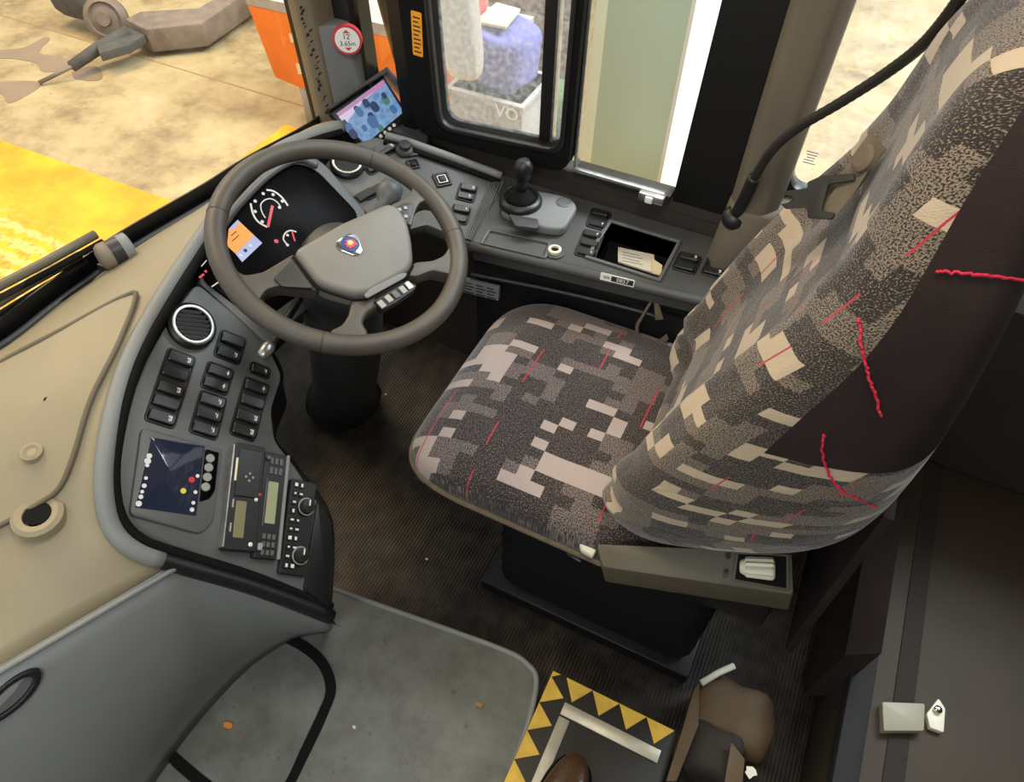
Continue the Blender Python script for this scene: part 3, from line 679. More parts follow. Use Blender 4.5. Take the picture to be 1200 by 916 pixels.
rockers(FRt, [(428, 230, 0), (438, 225, 0)], dash, ang=math.radians(55))
rockers(FRt, [(549, 221, 1), (545, 231, 2)], dash, ang=math.radians(5), sc=.85); rockers(FRt, [(541, 246, 2), (537, 257, 0)], dash, ang=math.radians(5), sc=.85)
# light-switch knob, square socket and small square blank
c = FRt.at(474, 177, 0); kn = MB().lathe(c, FRt.n, [(.020, 0), (.020, .006), (.017, .010), (.013, .012), (.012, .022), (.0, .023)], 24).build('rotary_knob', 'panel_dark', dash, smooth=True, auto=35)
MB().prism([FRt.at(x, y, .003) for x, y in [(478, 170), (488, 171), (494, 177), (490, 182), (480, 184)]], FRt.n*.003).build('knob_plate', 'panel_dark', dash, bevel=.001)
def square(x, y, s, name, deep):
    G = Fr(FRt.at(x, y), FRt.n, FRt.u*.8+FRt.v*.6); o = MB().ring(G.lift(rrect(0, 0, s, s, .003), -.002), G.lift(rrect(0, 0, s*.72, s*.72, .002), -.002), G.n*.006).build(name, 'black_plastic', dash, bevel=.001)
    if deep: MB().ring(G.lift(rrect(0, 0, s*.6, s*.6, .002), .001), G.lift(rrect(0, 0, s*.42, s*.42, .002), .001), G.n*.004).build('inner_frame', 'alu', o, bevel=.0006)
    MB().prism(G.lift(rrect(0, 0, s*.44, s*.44, .002), .0005), G.n*.006).build('button', 'rocker_black', o, bevel=.001)
square(518, 211, .036, 'square_socket', True); square(484, 193, .026, 'square_blank', False)

# ------------------------------------------------------------------ instrument cluster
clu = empty('instrument_cluster', FC.at(330, 270), 'dark instrument cluster with lit gauges and orange display behind the steering wheel', 'instruments')
panel('cluster_housing', FC, [(232, 331), (252, 285), (290, 228), (330, 190), (358, 176), (382, 193), (430, 249), (424, 300), (380, 345), (313, 402), (272, 366)], .05, 'panel_plastic', parent=clu, r=.012)
panel('cluster_glass', FC, [(262, 262), (306, 214), (345, 190), (370, 197), (421, 250), (410, 300), (305, 378), (268, 350), (236, 326), (240, 297)], .012, 'glass_black', parent=clu, h=.006, r=.02, bev=.003)
# hood ridge over the top of the cluster
hd = smooth_path([FC.at(x, y, .012) for x, y in [(240, 300), (262, 262), (306, 212), (346, 187), (372, 194)]], 5)
MB().tube(hd, .008, 8).build('hood_ridge', 'panel_plastic', clu, smooth=True)
H = .0068
def stroke(name, px, wd, m, h=H, F=FC, parent=clu):
    P = smooth_path([F.at(x, y, h) for x, y in px], 4) if len(px) > 2 else [F.at(x, y, h) for x, y in px]
    L_, R_ = [], []
    for i, p in enumerate(P):
        t = (P[min(i+1, len(P)-1)]-P[max(i-1, 0)]).normalized(); s = F.n.cross(t)*wd/2; L_.append(p+s); R_.append(p-s)
    up = F.n*.0006
    return MB().grid([L_, R_, [p+up for p in R_], [p+up for p in L_]], closed_v=True).build(name, m, parent)
def dot(x, y, s, m, h=H, F=FC, parent=clu, name='mark'):
    c = F.at(x, y, h); return MB().prism([c+(F.u*math.cos(a)+F.v*math.sin(a))*s for a in [k*math.pi/4+.39 for k in range(8)]], F.n*.0006).build(name, m, parent)
stroke('dial_arc', [(313.3, 266.2), (302.4, 259.7), (296.4, 250.4), (293.7, 238.4)], .0034, 'lit_white')
stroke('dial_arc', [(312.2, 222.6), (321, 224.2), (330.8, 231.8), (337.3, 241.1)], .0034, 'lit_white')
stroke('dial_arc', [(311, 255.3), (306.8, 248.2), (305.7, 239.5), (311, 234), (318, 233), (325, 237), (328.6, 242.2)], .0020, 'lit_white')
for x, y in ((299, 247.7), (307.3, 259.7), (320, 228), (330.8, 235.7), (299, 235.7), (308.4, 226.9), (327.5, 243)): dot(x, y, .0032, 'lit_white')
stroke('needle', [(319.3, 241), (313.9, 266)], .0052, 'lit_red', H+.001)
stroke('dial_arc', [(336.8, 287), (332, 280), (334.6, 272.8), (340.6, 270), (347.2, 271.7)], .0026, 'lit_white')
dot(336.8, 287, .003, 'lit_white'); dot(337, 275.5, .0028, 'lit_white')
stroke('needle', [(342.2, 271.5), (345.5, 282.6)], .0034, 'lit_red', H+.001); dot(323.7, 282.6, .0042, 'lit_red', name='warning_light')
MB().prism([FC.at(x, y, H) for x, y in [(279.5, 258.5), (297.5, 275.5), (276.2, 297.3), (266, 288), (268, 268)]], FC.n*.0006).build('info_display', 'lit_orange', clu)
MB().prism([FC.at(x, y, H) for x, y in [(297.5, 275.7), (307.3, 284.8), (283.8, 307), (276.2, 297.6)]], FC.n*.0006).build('info_display_footer', 'lit_lilac', clu)
MB().prism([FC.at(x, y, H) for x, y in [(278.5, 257.5), (281.5, 261), (270.5, 271), (270, 266)]], FC.n*.0007).build('info_display_header', 'lit_lilac', clu)
stroke('display_text', [(271, 276), (277, 271)], .0016, 'print_dark', H+.0008); stroke('display_text', [(272, 282.5), (280, 275.5)], .0016, 'print_dark', H+.0008)
dot(287.5, 293.5, .0036, 'print_dark', H+.0008); dot(293.5, 287.5, .0030, 'lit_white', H+.0008); dot(282, 299, .0030, 'lit_white', H+.0008)
stroke('warning_light', [(233.5, 325.5), (239, 321)], .0035, 'lit_red'); dot(241, 318, .0025, 'lit_red'); stroke('mark', [(248, 336), (256, 330.5)], .002, 'lit_white')
stroke('mark', [(236, 312), (242, 305)], .0016, 'lit_white')

# ------------------------------------------------------------------ dash-mounted units on the left panel
def unit(px4):
    P = [FL.at(x, y) for x, y in px4]; c = sum(P, Vector())/4
    u = ((P[1]-P[0])+(P[2]-P[3])); v = ((P[0]-P[3])+(P[1]-P[2])); G = Fr(c, FL.n, u)
    G2 = Fr(c, FL.n, G.v.cross(FL.n)); vv = (v/2); G = Fr(c, FL.n, vv.cross(FL.n)); return G, ((u/2).dot(G.u)), (vv.dot(G.v))
# display screen
dsp = empty('display_screen', FL.at(205, 560), 'glossy navy screen with four round buttons left of the tachograph', 'screen')
panel('bezel', FL, [(166, 500), (262, 527), (250, 612), (236, 626), (152, 603)], .02, 'panel_plastic', parent=dsp, h=.007, r=.010)
panel('screen', FL, [(176.5, 512), (240, 522.5), (230, 604), (158, 594)], .004, 'screen_navy', parent=dsp, h=.0085, r=.002, bev=.0005)
pb = panel('button_strip', FL, [(241, 526), (257, 530), (252, 575), (246, 584), (234, 588)], .004, 'glass_black', parent=dsp, h=.009, r=.003, bev=.0008)
for x, y in ((246, 537), (244.3, 547.8), (242.6, 559), (240.6, 570.5)):
    c = FL.at(x, y, .009); MB().lathe(c, FL.n, [(.0068, 0), (.0068, .0025), (.0050, .003), (.0045, .002), (0, .002)], 16).build('button', ['icon_dim'], pb, smooth=True, auto=35)
def dmark(x, y, s, m): return dot(x, y, s, m, .0088, FL, dsp, 'screen_mark')
dmark(224.5, 562, .005, 'red_mark'); dmark(214.8, 575, .0045, 'lit_yellow')
for x, y, s in ((175, 534, .004), (173, 540, .005), (172.5, 545, .003), (171, 560, .0028), (169, 569, .0035), (166.5, 576, .0028), (165, 582, .0035), (162.5, 590, .0045), (231.5, 557.5, .003), (229, 576.5, .003), (226.5, 589, .003), (225, 597, .0035)): dmark(x, y, s, 'lit_white')
# tachograph
G, wd, ln = unit([(270, 518), (305, 530), (292, 651), (257, 642)])
ta = empty('tachograph', G.o, 'black tachograph unit with card slot, left of the radio', 'tachograph')
def slab(name, G, cx, cy, w_, h_, z0, z1, m, parent, r=.002, bev=.001): return MB().prism(G.lift(rrect(cx, cy, w_, h_, r, 3), z0), G.n*(z1-z0)).build(name, m, parent, bevel=bev, seg=1)
slab('body', G, 0, 0, wd, ln, -.01, .020, 'black_plastic', ta, .003)
slab('silver_edge', G, -wd/2-.001, 0, .003, ln*.96, -.004, .019, 'alu', ta, .001)
slab('paper_door', G, .001, ln*.22, wd*.78, ln*.46, .020, .0225, 'rocker_black', ta)
slab('lcd', G, -.006, -ln*.22, wd*.34, ln*.34, .020, .0212, 'lcd_olive', ta)
slab('release_lever', G, -wd*.40, ln*.24, .004, ln*.22, .020, .0225, 'ivory', ta, .001)
for k, (a, b) in enumerate(((0, .006), (0, -.006), (.006, 0), (-.006, 0))): slab('arrow_key', G, a+.002, b+ln*.18, .004, .004, .0225, .024, 'icon_dim', ta, .001)
slab('indicator', G, wd*.34, -ln*.02, .006, .006, .020, .0225, 'icon_white', ta, .002); slab('indicator', G, wd*.44, ln*.03, .006, .006, .020, .0225, 'red_mark', ta, .002)
slab('card_button', G, wd*.30, -ln*.44, .007, .007, .020, .023, 'icon_white', ta, .003)
for b in (.30, .08): slab('print', G, -wd*.38, -ln*b, .003, .014, .020, .0206, 'icon_dim', ta, .0008)
# radio
G, wd, ln = unit([(306, 530), (334, 537), (321, 661), (293, 650)])
ra = empty('radio', G.o, 'black radio with olive display between tachograph and heater controls', 'radio')
slab('body', G, 0, 0, wd, ln, -.01, .014, 'black_plastic', ra, .003)
slab('display', G, -.001, ln*.02, wd*.42, ln*.40, .014, .0155, 'lcd_green', ra)
slab('display_frame', G, -wd*.30, ln*.02, .003, ln*.46, .014, .016, 'panel_plastic', ra, .001)
for j in range(3):
    for k in range(2): slab('key', G, -.008+j*.0085, ln*.42-k*.017, .006, .012, .014, .0165, 'panel_plastic', ra, .001)
    for k in range(3): slab('key', G, -.008+j*.0085, -ln*.30-k*.013, .006, .009, .014, .0165, 'panel_plastic', ra, .001)
slab('knob', G, -wd*.36, ln*.44, .007, .007, .014, .020, 'panel_plastic', ra, .003); slab('knob', G, -wd*.32, -ln*.40, .008, .012, .014, .019, 'icon_dim', ra, .003)
slab('side_strip', G, wd*.46, 0, .005, ln*1.0, .010, .019, 'side_plastic', ra, .001)
# heater controls
G, wd, ln = unit([(338, 556), (368, 573), (354, 680), (325, 668)])
hc = empty('heater_controls', G.o, 'black heater control panel with two round dials beside the radio', 'control panel')
slab('body', G, 0, 0, wd, ln, -.012, .010, 'black_plastic', hc, .004)
for cy in (.22, -.30):
    c = G.P(wd*.16, ln*cy, .010); kd = MB().lathe(c, G.n, [(.0155, 0), (.0155, .003), (.012, .004), (.0115, .014), (.0, .015)], 20).build('dial', 'rocker_black', hc, smooth=True, auto=35)
    MB().ring([c+G.n*.0035+(G.u*math.cos(a)+G.v*math.sin(a))*.0158 for a in [k*math.pi/10 for k in range(20)]], [c+G.n*.0035+(G.u*math.cos(a)+G.v*math.sin(a))*.0138 for a in [k*math.pi/10 for k in range(20)]], G.n*.001).build('dial_scale', 'icon_dim', kd)
    MB().prism([c+G.n*.015+G.u*a+G.v*b for a, b in ((-.0012, 0), (.0012, 0), (.0012, .010), (-.0012, .010))], G.n*.0006).build('pointer', 'icon_white', kd)
for j in range(10):
    for k in range(2):
        if abs(j-2.2) < .9 and k: continue
        slab('key', G, -wd*.30+k*.011, ln*(.44-j*.095), .008, .010, .010, .0125, 'rocker_black', hc, .001, .0006)
        slab('key_mark', G, -wd*.30+k*.011, ln*(.44-j*.095), .004 if (j+k) % 2 else .006, .003 if j % 3 else .006, .0125, .0129, 'icon_white', hc, .0005, 0)
panel('surround', FL, [(372, 588), (389, 612), (386, 712), (356, 690)], .006, 'black_plastic', parent=hc, h=.004, r=.003, bev=.001)

# ------------------------------------------------------------------ steering wheel and column
tl, yw = math.radians(22), -.10
WN = Vector((math.sin(tl)*math.cos(yw), math.sin(tl)*math.sin(yw), math.cos(tl)))
FW = Fr((-.662, .738, .830), WN, (0, 1, 0))
sw = empty('steering_wheel', FW.o, 'grey-brown leather four-spoke steering wheel with a round emblem', 'steering wheel')
RR = .199
cir = [FW.P(RR*math.cos(a), RR*math.sin(a)) for a in [2*math.pi*k/72 for k in range(72)]]
MB().tube(cir, .0168, 14, closed=True, refup=WN).build('rim', 'wheel_leather', sw, smooth=True)
for a in (20, 118, 205, 318):
    a = math.radians(a); p = FW.P(RR*math.cos(a), RR*math.sin(a)); t = (FW.v*math.cos(a)-FW.u*math.sin(a))
    MB().tube([p-t*.001, p+t*.001], .0172, 14).build('rim_seam', 'wheel_dark', sw, smooth=True)
def wpoly(name, px, h0, h1, m, bev=.006, r=.008, parent=sw, seg=3):
    return MB().prism(rpoly([FW.at(x, y, (h0+h1)/2)-FW.n*(h1-h0)/2 for x, y in px], r, 4), FW.n*(h1-h0)).build(name, m, parent, bevel=bev, seg=seg)
wpoly('spoke', [(344, 303), (308, 325), (286, 329), (264, 314), (260, 330), (276, 352), (296, 370), (303, 357), (311, 345), (328, 340), (374, 346)], -.026, .004, 'wheel_leather')
wpoly('spoke', [(454, 247), (470, 240), (480, 232), (484, 216), (498, 216), (513, 234), (512, 243), (500, 240), (490, 243), (485, 252), (480, 272)], -.026, .004, 'wheel_leather')
wpoly('spoke', [(483, 313), (505, 311), (518, 305), (526, 292), (537, 300), (531, 328), (522, 326), (505, 322), (485, 330), (474, 327)], -.026, .004, 'wheel_leather')
wpoly('spoke', [(411, 351), (408, 372), (400, 385), (385, 392), (388, 406), (430, 402), (430, 393), (423, 383), (429, 371), (446, 362), (437, 350)], -.026, .004, 'wheel_leather')
wpoly('spoke_insert', [(320, 327), (341, 306), (367, 339), (330, 337)], 0, .008, 'wheel_dark', .002, .004)
pad = wpoly('hub_pad', [(343, 302), (398, 270), (453, 246), (466, 252), (475, 268), (480, 290), (482, 314), (475, 326), (428, 352), (411, 352), (386, 345), (370, 338)], -.030, .016, 'wheel_pad', .010, .012)
MB().tube(FW.lift([FW.uv(x, y) for x, y in [(343, 303), (370, 339.5), (386, 346), (411, 353.5), (428, 353), (476, 327), (483, 314)]], .006), .0022, 6).build('pad_gap', 'black_rubber', sw, smooth=True)
wpoly('pad_grip', [(426, 346), (434, 338), (470, 320), (478, 320), (474, 326), (430, 350)], .0135, .0168, 'pillar_grey', .0012, .006)
# round emblem: silver propeller-like surround, blue disc, red and gold crowned head shape
ec = FW.at(410, 287, .0165); EF = Fr(ec, FW.n, FW.u)
em = MB().prism(EF.lift([(r*math.cos(a), r*math.sin(a)) for a, r in [(k*math.pi/18+.3, .0205+.0026*math.cos(3*(k*math.pi/18))) for k in range(36)]], 0), EF.n*.002).build('emblem', 'chrome', sw, bevel=.0008)
MB().lathe(EF.P(0, 0, .002), EF.n, [(.0158, 0), (.0152, .0012), (0, .0016)], 24).build('emblem_disc', mat('emblem_blue', (30, 54, 120), .3), em, smooth=True, auto=35)
g = [(-.006, -.007), (.001, -.009), (.006, -.005), (.0075, .001), (.004, .003), (.0055, .007), (.002, .0055), (.0005, .009), (-.002, .0058), (-.006, .0075), (-.0045, .003), (-.0085, .001), (-.005, -.001), (-.008, -.004)]
MB().prism(EF.lift([(-b*1.15, a*1.15) for a, b in g], .0034), EF.n*.0006).build('emblem_head', mat('emblem_red', (206, 66, 60), .4), em)
MB().prism(EF.lift([(-b*.6+.001, a*.6+.001) for a, b in g], .0040), EF.n*.0006).build('emblem_crown', mat('emblem_gold', (236, 190, 130), .4), em)
# button pods
pod = wpoly('button_pod', [(437, 354), (476, 330), (488, 337), (484, 343), (462, 358), (447, 366)], -.004, .010, 'black_plastic', .002, .004)
for (x, y, m) in ((447, 357, 'icon_dim'), (455.5, 350.5, 'icon_dim'), (463.5, 345.5, 'panel_plastic'), (472, 340, 'icon_dim'), (479, 335, 'vent_ring')):
    c = FW.at(x, y, .010); ax = (FW.at(476, 330, .01)-FW.at(437, 354, .01)).normalized(); ay = FW.n.cross(ax)
    MB().prism([c+ax*a+ay*b for a, b in ((-.005, -.007), (.005, -.007), (.005, .007), (-.005, .007))], FW.n*.003).build('button', m, pod, bevel=.0008)
pod2 = wpoly('button_pod', [(459, 248), (473, 240), (484, 240), (482, 252), (476, 266), (468, 254)], -.004, .0085, 'black_plastic', .002, .003)
for (x, y) in ((468, 246), (475, 244), (475.5, 254)):
    c = FW.at(x, y, .0085); MB().prism([c+(FW.u*math.cos(a)+FW.v*math.sin(a))*.0042 for a in [k*math.pi/2 for k in range(4)]], FW.n*.002).build('button', 'icon_dim', pod2)
sc_ = empty('steering_column', (-.93, .86, 0), 'dark steering column rising from floor to the steering wheel, with stalks', 'column')
MB().tube([FW.P(0, 0, -.02), FW.P(0, 0, -.05), Vector((-.72, .775, .70)), Vector((-.82, .85, .40)), Vector((-.945, .925, .06)), Vector((-.96, .935, .015)), Vector((-.965, .94, .001))], [.055, .066, .080, .082, .084, .098, .108], 24).build('shroud', 'panel_dark', sc_, smooth=True)
MB().lathe(FW.P(0, 0, -.06), FW.n, [(.05, -.02), (.07, 0), (.06, .03), (.035, .035)], 20).build('boss', 'black_plastic', sc_, smooth=True)
a = Vector((-.70, .78, .745)); b = onz(449, 238, .775); c_ = onz(461, 217, .785)
st = MB().tube([a, b, b.lerp(c_, .15), b.lerp(c_, .3), b.lerp(c_, .55), b.lerp(c_, .9), c_, c_+(c_-b)*.06], [.009, .010, .016, .021, .025, .023, .016, .004], 14).build('retarder_stalk', 'panel_plastic', sc_, smooth=True)
e0 = Vector((-.74, .70, .72)); e1 = onz(318, 402, .74); e2 = onz(306, 419, .74)
ls = MB().tube([e0, e0.lerp(e1, .5), e1], [.006, .007, .008], 10).build('indicator_stalk', 'black_plastic', sc_, smooth=True)
MB().tube([e1, e1.lerp(e2, .3), e1.lerp(e2, .9), e2], [.008, .011, .010, .004], 12).build('stalk_tip', 'alu', ls, smooth=True)

# ------------------------------------------------------------------ saloon camera monitor by the pillar
FMn = Vector((.62, -.50, .60)).normalized()
FMo = CAM+ray(434, 132)*1.60
FM = Fr(FMo, FMn, onp(449, 93, FMo, FMn)-onp(394, 133, FMo, FMn))
mon = empty('camera_monitor', FM.at(432, 170), 'small hooded monitor showing bus seats, mounted at the front pillar', 'monitor')
scr = [FM.uv(x, y) for x, y in [(394, 133), (449, 93), (473, 131), (428, 169)]]
out = [FM.uv(x, y) for x, y in [(386, 132), (449, 86.5), (480, 136), (433, 178)]]
MB().prism(FM.lift(out, -.035), FM.n*.034).build('housing', 'black_plastic', mon, bevel=.004)
MB().prism(FM.lift(scr, -.001), FM.n*.0008).build('screen', 'video_picture', mon)
def mpx(name, px, m, h=.0004, par=mon): return MB().prism([FM.at(x, y, h) for x, y in px], FM.n*.0004).build(name, m, par)
mpx('picture_window', [(395, 133), (448, 94), (452, 100), (398, 137)], 'video_pink'); mpx('picture_wall', [(397, 137), (440, 106), (424, 120), (412, 136), (405, 146)], 'video_pale', .0006)
for x, y, s, m in ((409, 150, .022, 'video_mid'), (414, 157, .020, 'video_dark'), (421, 131, .020, 'video_mid'), (418, 128, .014, 'video_dark'), (429, 121, .018, 'video_dark'), (439, 125, .022, 'video_dark'), (437, 143, .026, 'video_mid'), (435, 136, .016, 'video_dark'), (452, 117, .020, 'video_green'), (450, 112, .013, 'video_dark'), (461, 128, .018, 'video_mid'), (427, 150, .014, 'video_mid'), (404, 143, .010, 'video_dark'), (446, 150, .014, 'video_green')):
    c = FM.at(x, y, .0008+random.random()*.0006); MB().prism([c+FM.u*p+FM.v*q for p, q in rrect(0, 0, s*.8, s*1.1, s*.35, 3)], FM.n*.0003).build('picture_seat', m, mon)
hp = [FM.P(*FM.uv(386, 131), -.034), FM.P(*FM.uv(450, 86), -.034), FM.P(*FM.uv(482, 121), -.034)]
ht = FM.n*.062
hu, hv = FM.u*.005, FM.v*.006
hm_ = MB().prism([hp[0], hp[1], hp[1]+hv+hu, hp[0]+hv-hu], ht); hm_.prism([hp[1], hp[2], hp[2]+hu*1.4, hp[1]+hu*1.4+hv], ht); hm_.build('hood', 'black_plastic', mon, bevel=.001)
for k in range(5):
    x, y = 441+k*5.2, 164-k*4.3; c = FM.at(x, y, -.001); MB().lathe(c, FM.n, [(.0042, 0), (.0042, .002), (.003, .003), (0, .003)], 12).build('button', 'icon_white', mon, smooth=True, auto=35)
MB().tube([FM.at(425, 150, -.03), FM.at(425, 150, -.08)+Vector((0, .01, -.03)), onz(410, 152, .73)], .010, 10).build('bracket', 'black_plastic', mon, smooth=True)

# stickers
def sticker_frame(px, py, obj_n, p0): return Fr(onp(px, py, p0, obj_n), obj_n, (1, 0, 0))
pn = Vector((.46, -.89, .03)).normalized(); p0 = Vector((-1.0, 1.185, .82)); hs = Fr(onp(407, 47, p0, pn), pn, Vector((.89, .46, 0)))
stk = empty('height_sticker', hs.o, 'round red-rimmed white sticker reading 12 ft 3.65m on the front pillar', 'sticker')
MB().lathe(hs.o, hs.n, [(.030, -.012), (.030, .0006), (0, .0006)], 32).build('rim', 'sticker_red', stk)
MB().lathe(hs.o, hs.n, [(.0255, 0), (.0255, .0012), (0, .0012)], 32).build('face', 'white_gloss', stk)
def tri(cx, cy, s, up): return hs.lift([(cx-s, cy), (cx+s, cy), (cx, cy+s*.9*up)], .0012)
MB().prism(tri(0, .0145, .0075, 1), hs.n*.0005).build('arrow', 'sticker_red', stk); MB().prism(tri(0, -.0145, .0075, -1), hs.n*.0005).build('arrow', 'sticker_red', stk)
text_mesh('lettering', "12'", .015, 'print_dark', stk, hs.mw(hs.P(0, .007, .0014)), .0002)
text_mesh('lettering', '3.65m', .0135, 'print_dark', stk, hs.mw(hs.P(0, -.007, .0014)), .0002)
yl = empty('warning_label', ony(489, 40, WY-.0265), 'small orange warning label on black window stile', 'label')
FY = Fr(ony(489, 40, WY-.0265), (0, -1, 0), (1, 0, -.05))
MB().prism(FY.lift(rrect(0, 0, .024, .088, .003), 0), FY.n*.001).build('sheet', 'orange_sticker', yl)
for k in range(9): MB().prism(FY.lift([(-.008, .034-k*.0085), (.008-.004*(k % 3 == 1), .034-k*.0085), (.008-.004*(k % 3 == 1), .031-k*.0085), (-.008, .031-k*.0085)], .001), FY.n*.0003).build('print_line', 'print_dark', yl)

# ------------------------------------------------------------------ side console
CZ = .66
FK = Fr((0, 0, CZ), (0, 0, 1), (1, 0, 0))
con = empty('side_console', (-.3, 1.15, 0), 'dark side console with switches and storage pocket beneath the driver window', 'console')
def k(x, y, h=0): return onz(x, y, CZ+h)
pk = [k(727, 261), k(791, 275), k(775, 324), k(711, 306)]
x0, x1 = pk[3].x, pk[1].x; px0, px1 = min(p.x for p in pk), max(p.x for p in pk); py0 = min(p.y for p in pk); py1 = max(p.y for p in pk)
px0, px1, py0, py1 = -.340, -.196, 1.082, 1.205
yb = WY-.004
fe = lambda x: 1.018+(x+.57)*.118          # front edge line of the console
top_ = MB()
def pr(poly): top_.prism([(x, y, CZ) for x, y in poly], (0, 0, -.045))
pr([(-.572, fe(-.572)), (px0, fe(px0)), (px0, yb), (-.622, yb)])
pr([(px0, fe(px0)), (px1, fe(px1)), (px1, py0), (px0, py0)])
pr([(px0, py1), (px1, py1), (px1, yb), (px0, yb)])
pr([(px1, fe(px1)), (.02, fe(.02)), (.06, yb-.06), (-.06, yb), (px1, yb)])
top_.build('top_panel', 'console_plastic', con)
MB().tube([(x, fe(x)-.001, CZ-.010) for x in np.linspace(-.575, .02, 12)], .0115, 10).build('front_edge', 'console_plastic', con, smooth=True)
MB().box(-.60, .05, 1.075, WY-.002, .0, CZ-.078).build('cabinet', 'black_plastic', con)
MB().prism([(-.585, fe(-.585)+.008, CZ-.02), (.03, fe(.03)+.008, CZ-.02), (.03, fe(.03)+.022, .56), (-.585, fe(-.585)+.022, .56)], (0, .02, 0)).build('fascia', 'black_plastic', con, bevel=.003)
MB().tube([(x, fe(x)+.014, .560+.012*math.cos((x+.3)*6)) for x in np.linspace(-.585, .03, 16)], .004, 8).build('fascia_bead', 'panel_dark', con, smooth=True)
# pocket
pkt = MB().ring([(px0-.008, py0-.008, CZ-.001), (px1+.008, py0-.008, CZ-.001), (px1+.008, py1+.008, CZ-.001), (px0-.008, py1+.008, CZ-.001)], [(px0, py0, CZ-.001), (px1, py0, CZ-.001), (px1, py1, CZ-.001), (px0, py1, CZ-.001)], (0, 0, .006)).build('pocket_frame', 'panel_plastic', con, bevel=.002)
lw = MB(); d_ = -.075
for (a, b) in (((px0, py0), (px1, py0)), ((px1, py0), (px1, py1)), ((px1, py1), (px0, py1)), ((px0, py1), (px0, py0))):
    lw.add([(a[0], a[1], CZ), (b[0], b[1], CZ), (b[0], b[1], CZ+d_), (a[0], a[1], CZ+d_)], [[0, 1, 2, 3]])
lw.add([(px0, py0, CZ+d_), (px1, py0, CZ+d_), (px1, py1, CZ+d_), (px0, py1, CZ+d_)], [[0, 1, 2, 3]]); lw.build('pocket_liner', 'black_plastic', con)
# shallow tray ahead of the pocket, with the socket
tr = [k(572, 270, .001), k(646, 286, .001), k(640, 304, .001), k(562, 286, .001)]
MB().ring(rpoly(tr, .006), rpoly(inset(tr, .006), .005), (0, 0, .004)).build('tray_rim', 'panel_plastic', con, bevel=.001)
sc0 = k(650, 296); so_ = MB().lathe(sc0, (0, 0, 1), [(.021, 0), (.021, .003), (.018, .004), (0, .004)], 20).build('socket_plate', 'panel_dark', con, smooth=True, auto=35)
MB().lathe(sc0+Vector((0, 0, .004)), (0, 0, 1), [(.0135, 0), (.0135, .006), (.0085, .007), (.008, .001), (.0, .001)], 20).build('socket_ring', 'ivory', so_, smooth=True, auto=35)
MB().lathe(sc0+Vector((0, 0, .004)), (0, 0, 1), [(.008, .0008), (.008, .0024), (0, .0024)], 16).build('socket_hole', 'black_rubber', so_)
rockers(FK, [(703, 251, 0), (700, 264, 3)], con, ang=.05, sc=.9, pad=.005); rockers(FK, [(694, 276, 3), (690.5, 286.5, 0), (687, 297.5, 2)], con, ang=.05, sc=.9, pad=.005)
rockers(FK, [(808, 303, 1), (802, 314, 0)], con, ang=.05, sc=.95, pad=.005); rockers(FK, [(842, 309, 0), (836, 320, 1)], con, ang=.05, sc=.95, pad=.005)
# number plate on the front edge and data plate on the cabinet
def front_frame(px, py, y0=None):
    p = Vector((-.3, fe(-.3)-.0125, CZ-.012)); n = Vector((.118, -1, .12)).normalized(); return Fr(onp(px, py, p, n), n, (1, .118, 0))
F1 = front_frame(723.5, 327.5); nb = empty('number_label', F1.o, 'white bus number label reading 0857 on console edge beneath the pocket', 'label')
MB().prism(F1.lift(rrect(0, 0, .068, .0165, .001), 0.0), F1.n*.0015).build('plate', 'white_gloss', nb)
MB().prism(F1.lift(rrect(.010, 0, .044, .0115, .0006), .0015), F1.n*.0005).build('window', 'print_dark', nb)
text_mesh('digits', '0857', .0125, 'icon_white', nb, F1.mw(F1.P(.011, 0, .0021)), .0002)
for j in range(5): MB().prism(F1.lift(rrect(-.0265+j*.0026, 0, .0013, .006, .0003), .0015), F1.n*.0004).build('print_mark', 'print_dark', nb)
F2 = Fr(onp(562, 339, Vector((-.58, 1.03, .55)), Vector((.118, -1, .1)).normalized()), (.118, -1, .1), (1, .118, 0)); dp = empty('data_plate', F2.o, 'small grey printed data plate on the cabinet beside the steering wheel rim', 'plate')
MB().prism(F2.lift(rrect(0, 0, .090, .034, .002), -.01), F2.n*.0115).build('sheet', mat('plate_grey', (120, 124, 128), .5), dp)
for j in range(4):
    for a, b in ((-.040, -.012), (-.008, .014), (.018, .040)):
        MB().prism(F2.lift([(a, .012-j*.008), (b-.006*((j+int(b*99)) % 2), .012-j*.008), (b-.006*((j+int(b*99)) % 2), .0085-j*.008), (a, .0085-j*.008)], .0015), F2.n*.0003).build('print_line', 'print_dark', dp)

# ------------------------------------------------------------------ gear selector
gb = k(610, 237, .022)-Vector((0, 0, .022)); gs = empty('gear_selector', gb, 'black gear lever with ring base on grey plate, front of side console', 'gear lever')
gp_ = rpoly([p-Vector((0, 0, .022)) for p in (k(594, 216, .022), k(664, 229, .022), k(678, 240, .022), k(661, 268, .022), k(636, 266, .022), k(586, 246, .022))], .018, 5)
MB().prism(gp_, (0, 0, .022)).build('base_plate', 'pillar_grey', gs, bevel=.006, seg=3)
gz = gb+Vector((0, 0, .022))
MB().lathe(gz, (0, 0, 1), [(.046, -.004), (.046, .006), (.042, .012), (.036, .014), (.033, .008), (0, .006)], 28).build('ring', 'black_plastic', gs, smooth=True, auto=40)
MB().lathe(gz, (0, 0, 1), [(.033, .006), (.028, .016), (.022, .022), (.012, .030), (.008, .034)], 20).build('gaiter', 'black_rubber', gs, smooth=True)
MB().tube([gz+Vector((0, 0, .02)), gz+Vector((.001, .002, .044)), gz+Vector((.002, .004, .058)), gz+Vector((.002, .005, .068)), gz+Vector((.001, .006, .086)), gz+Vector((-.001, .006, .096)), gz+Vector((-.002, .006, .099))], [.012, .011, .013, .019, .020, .014, .003], 14).build('lever', 'black_plastic', gs, smooth=True)
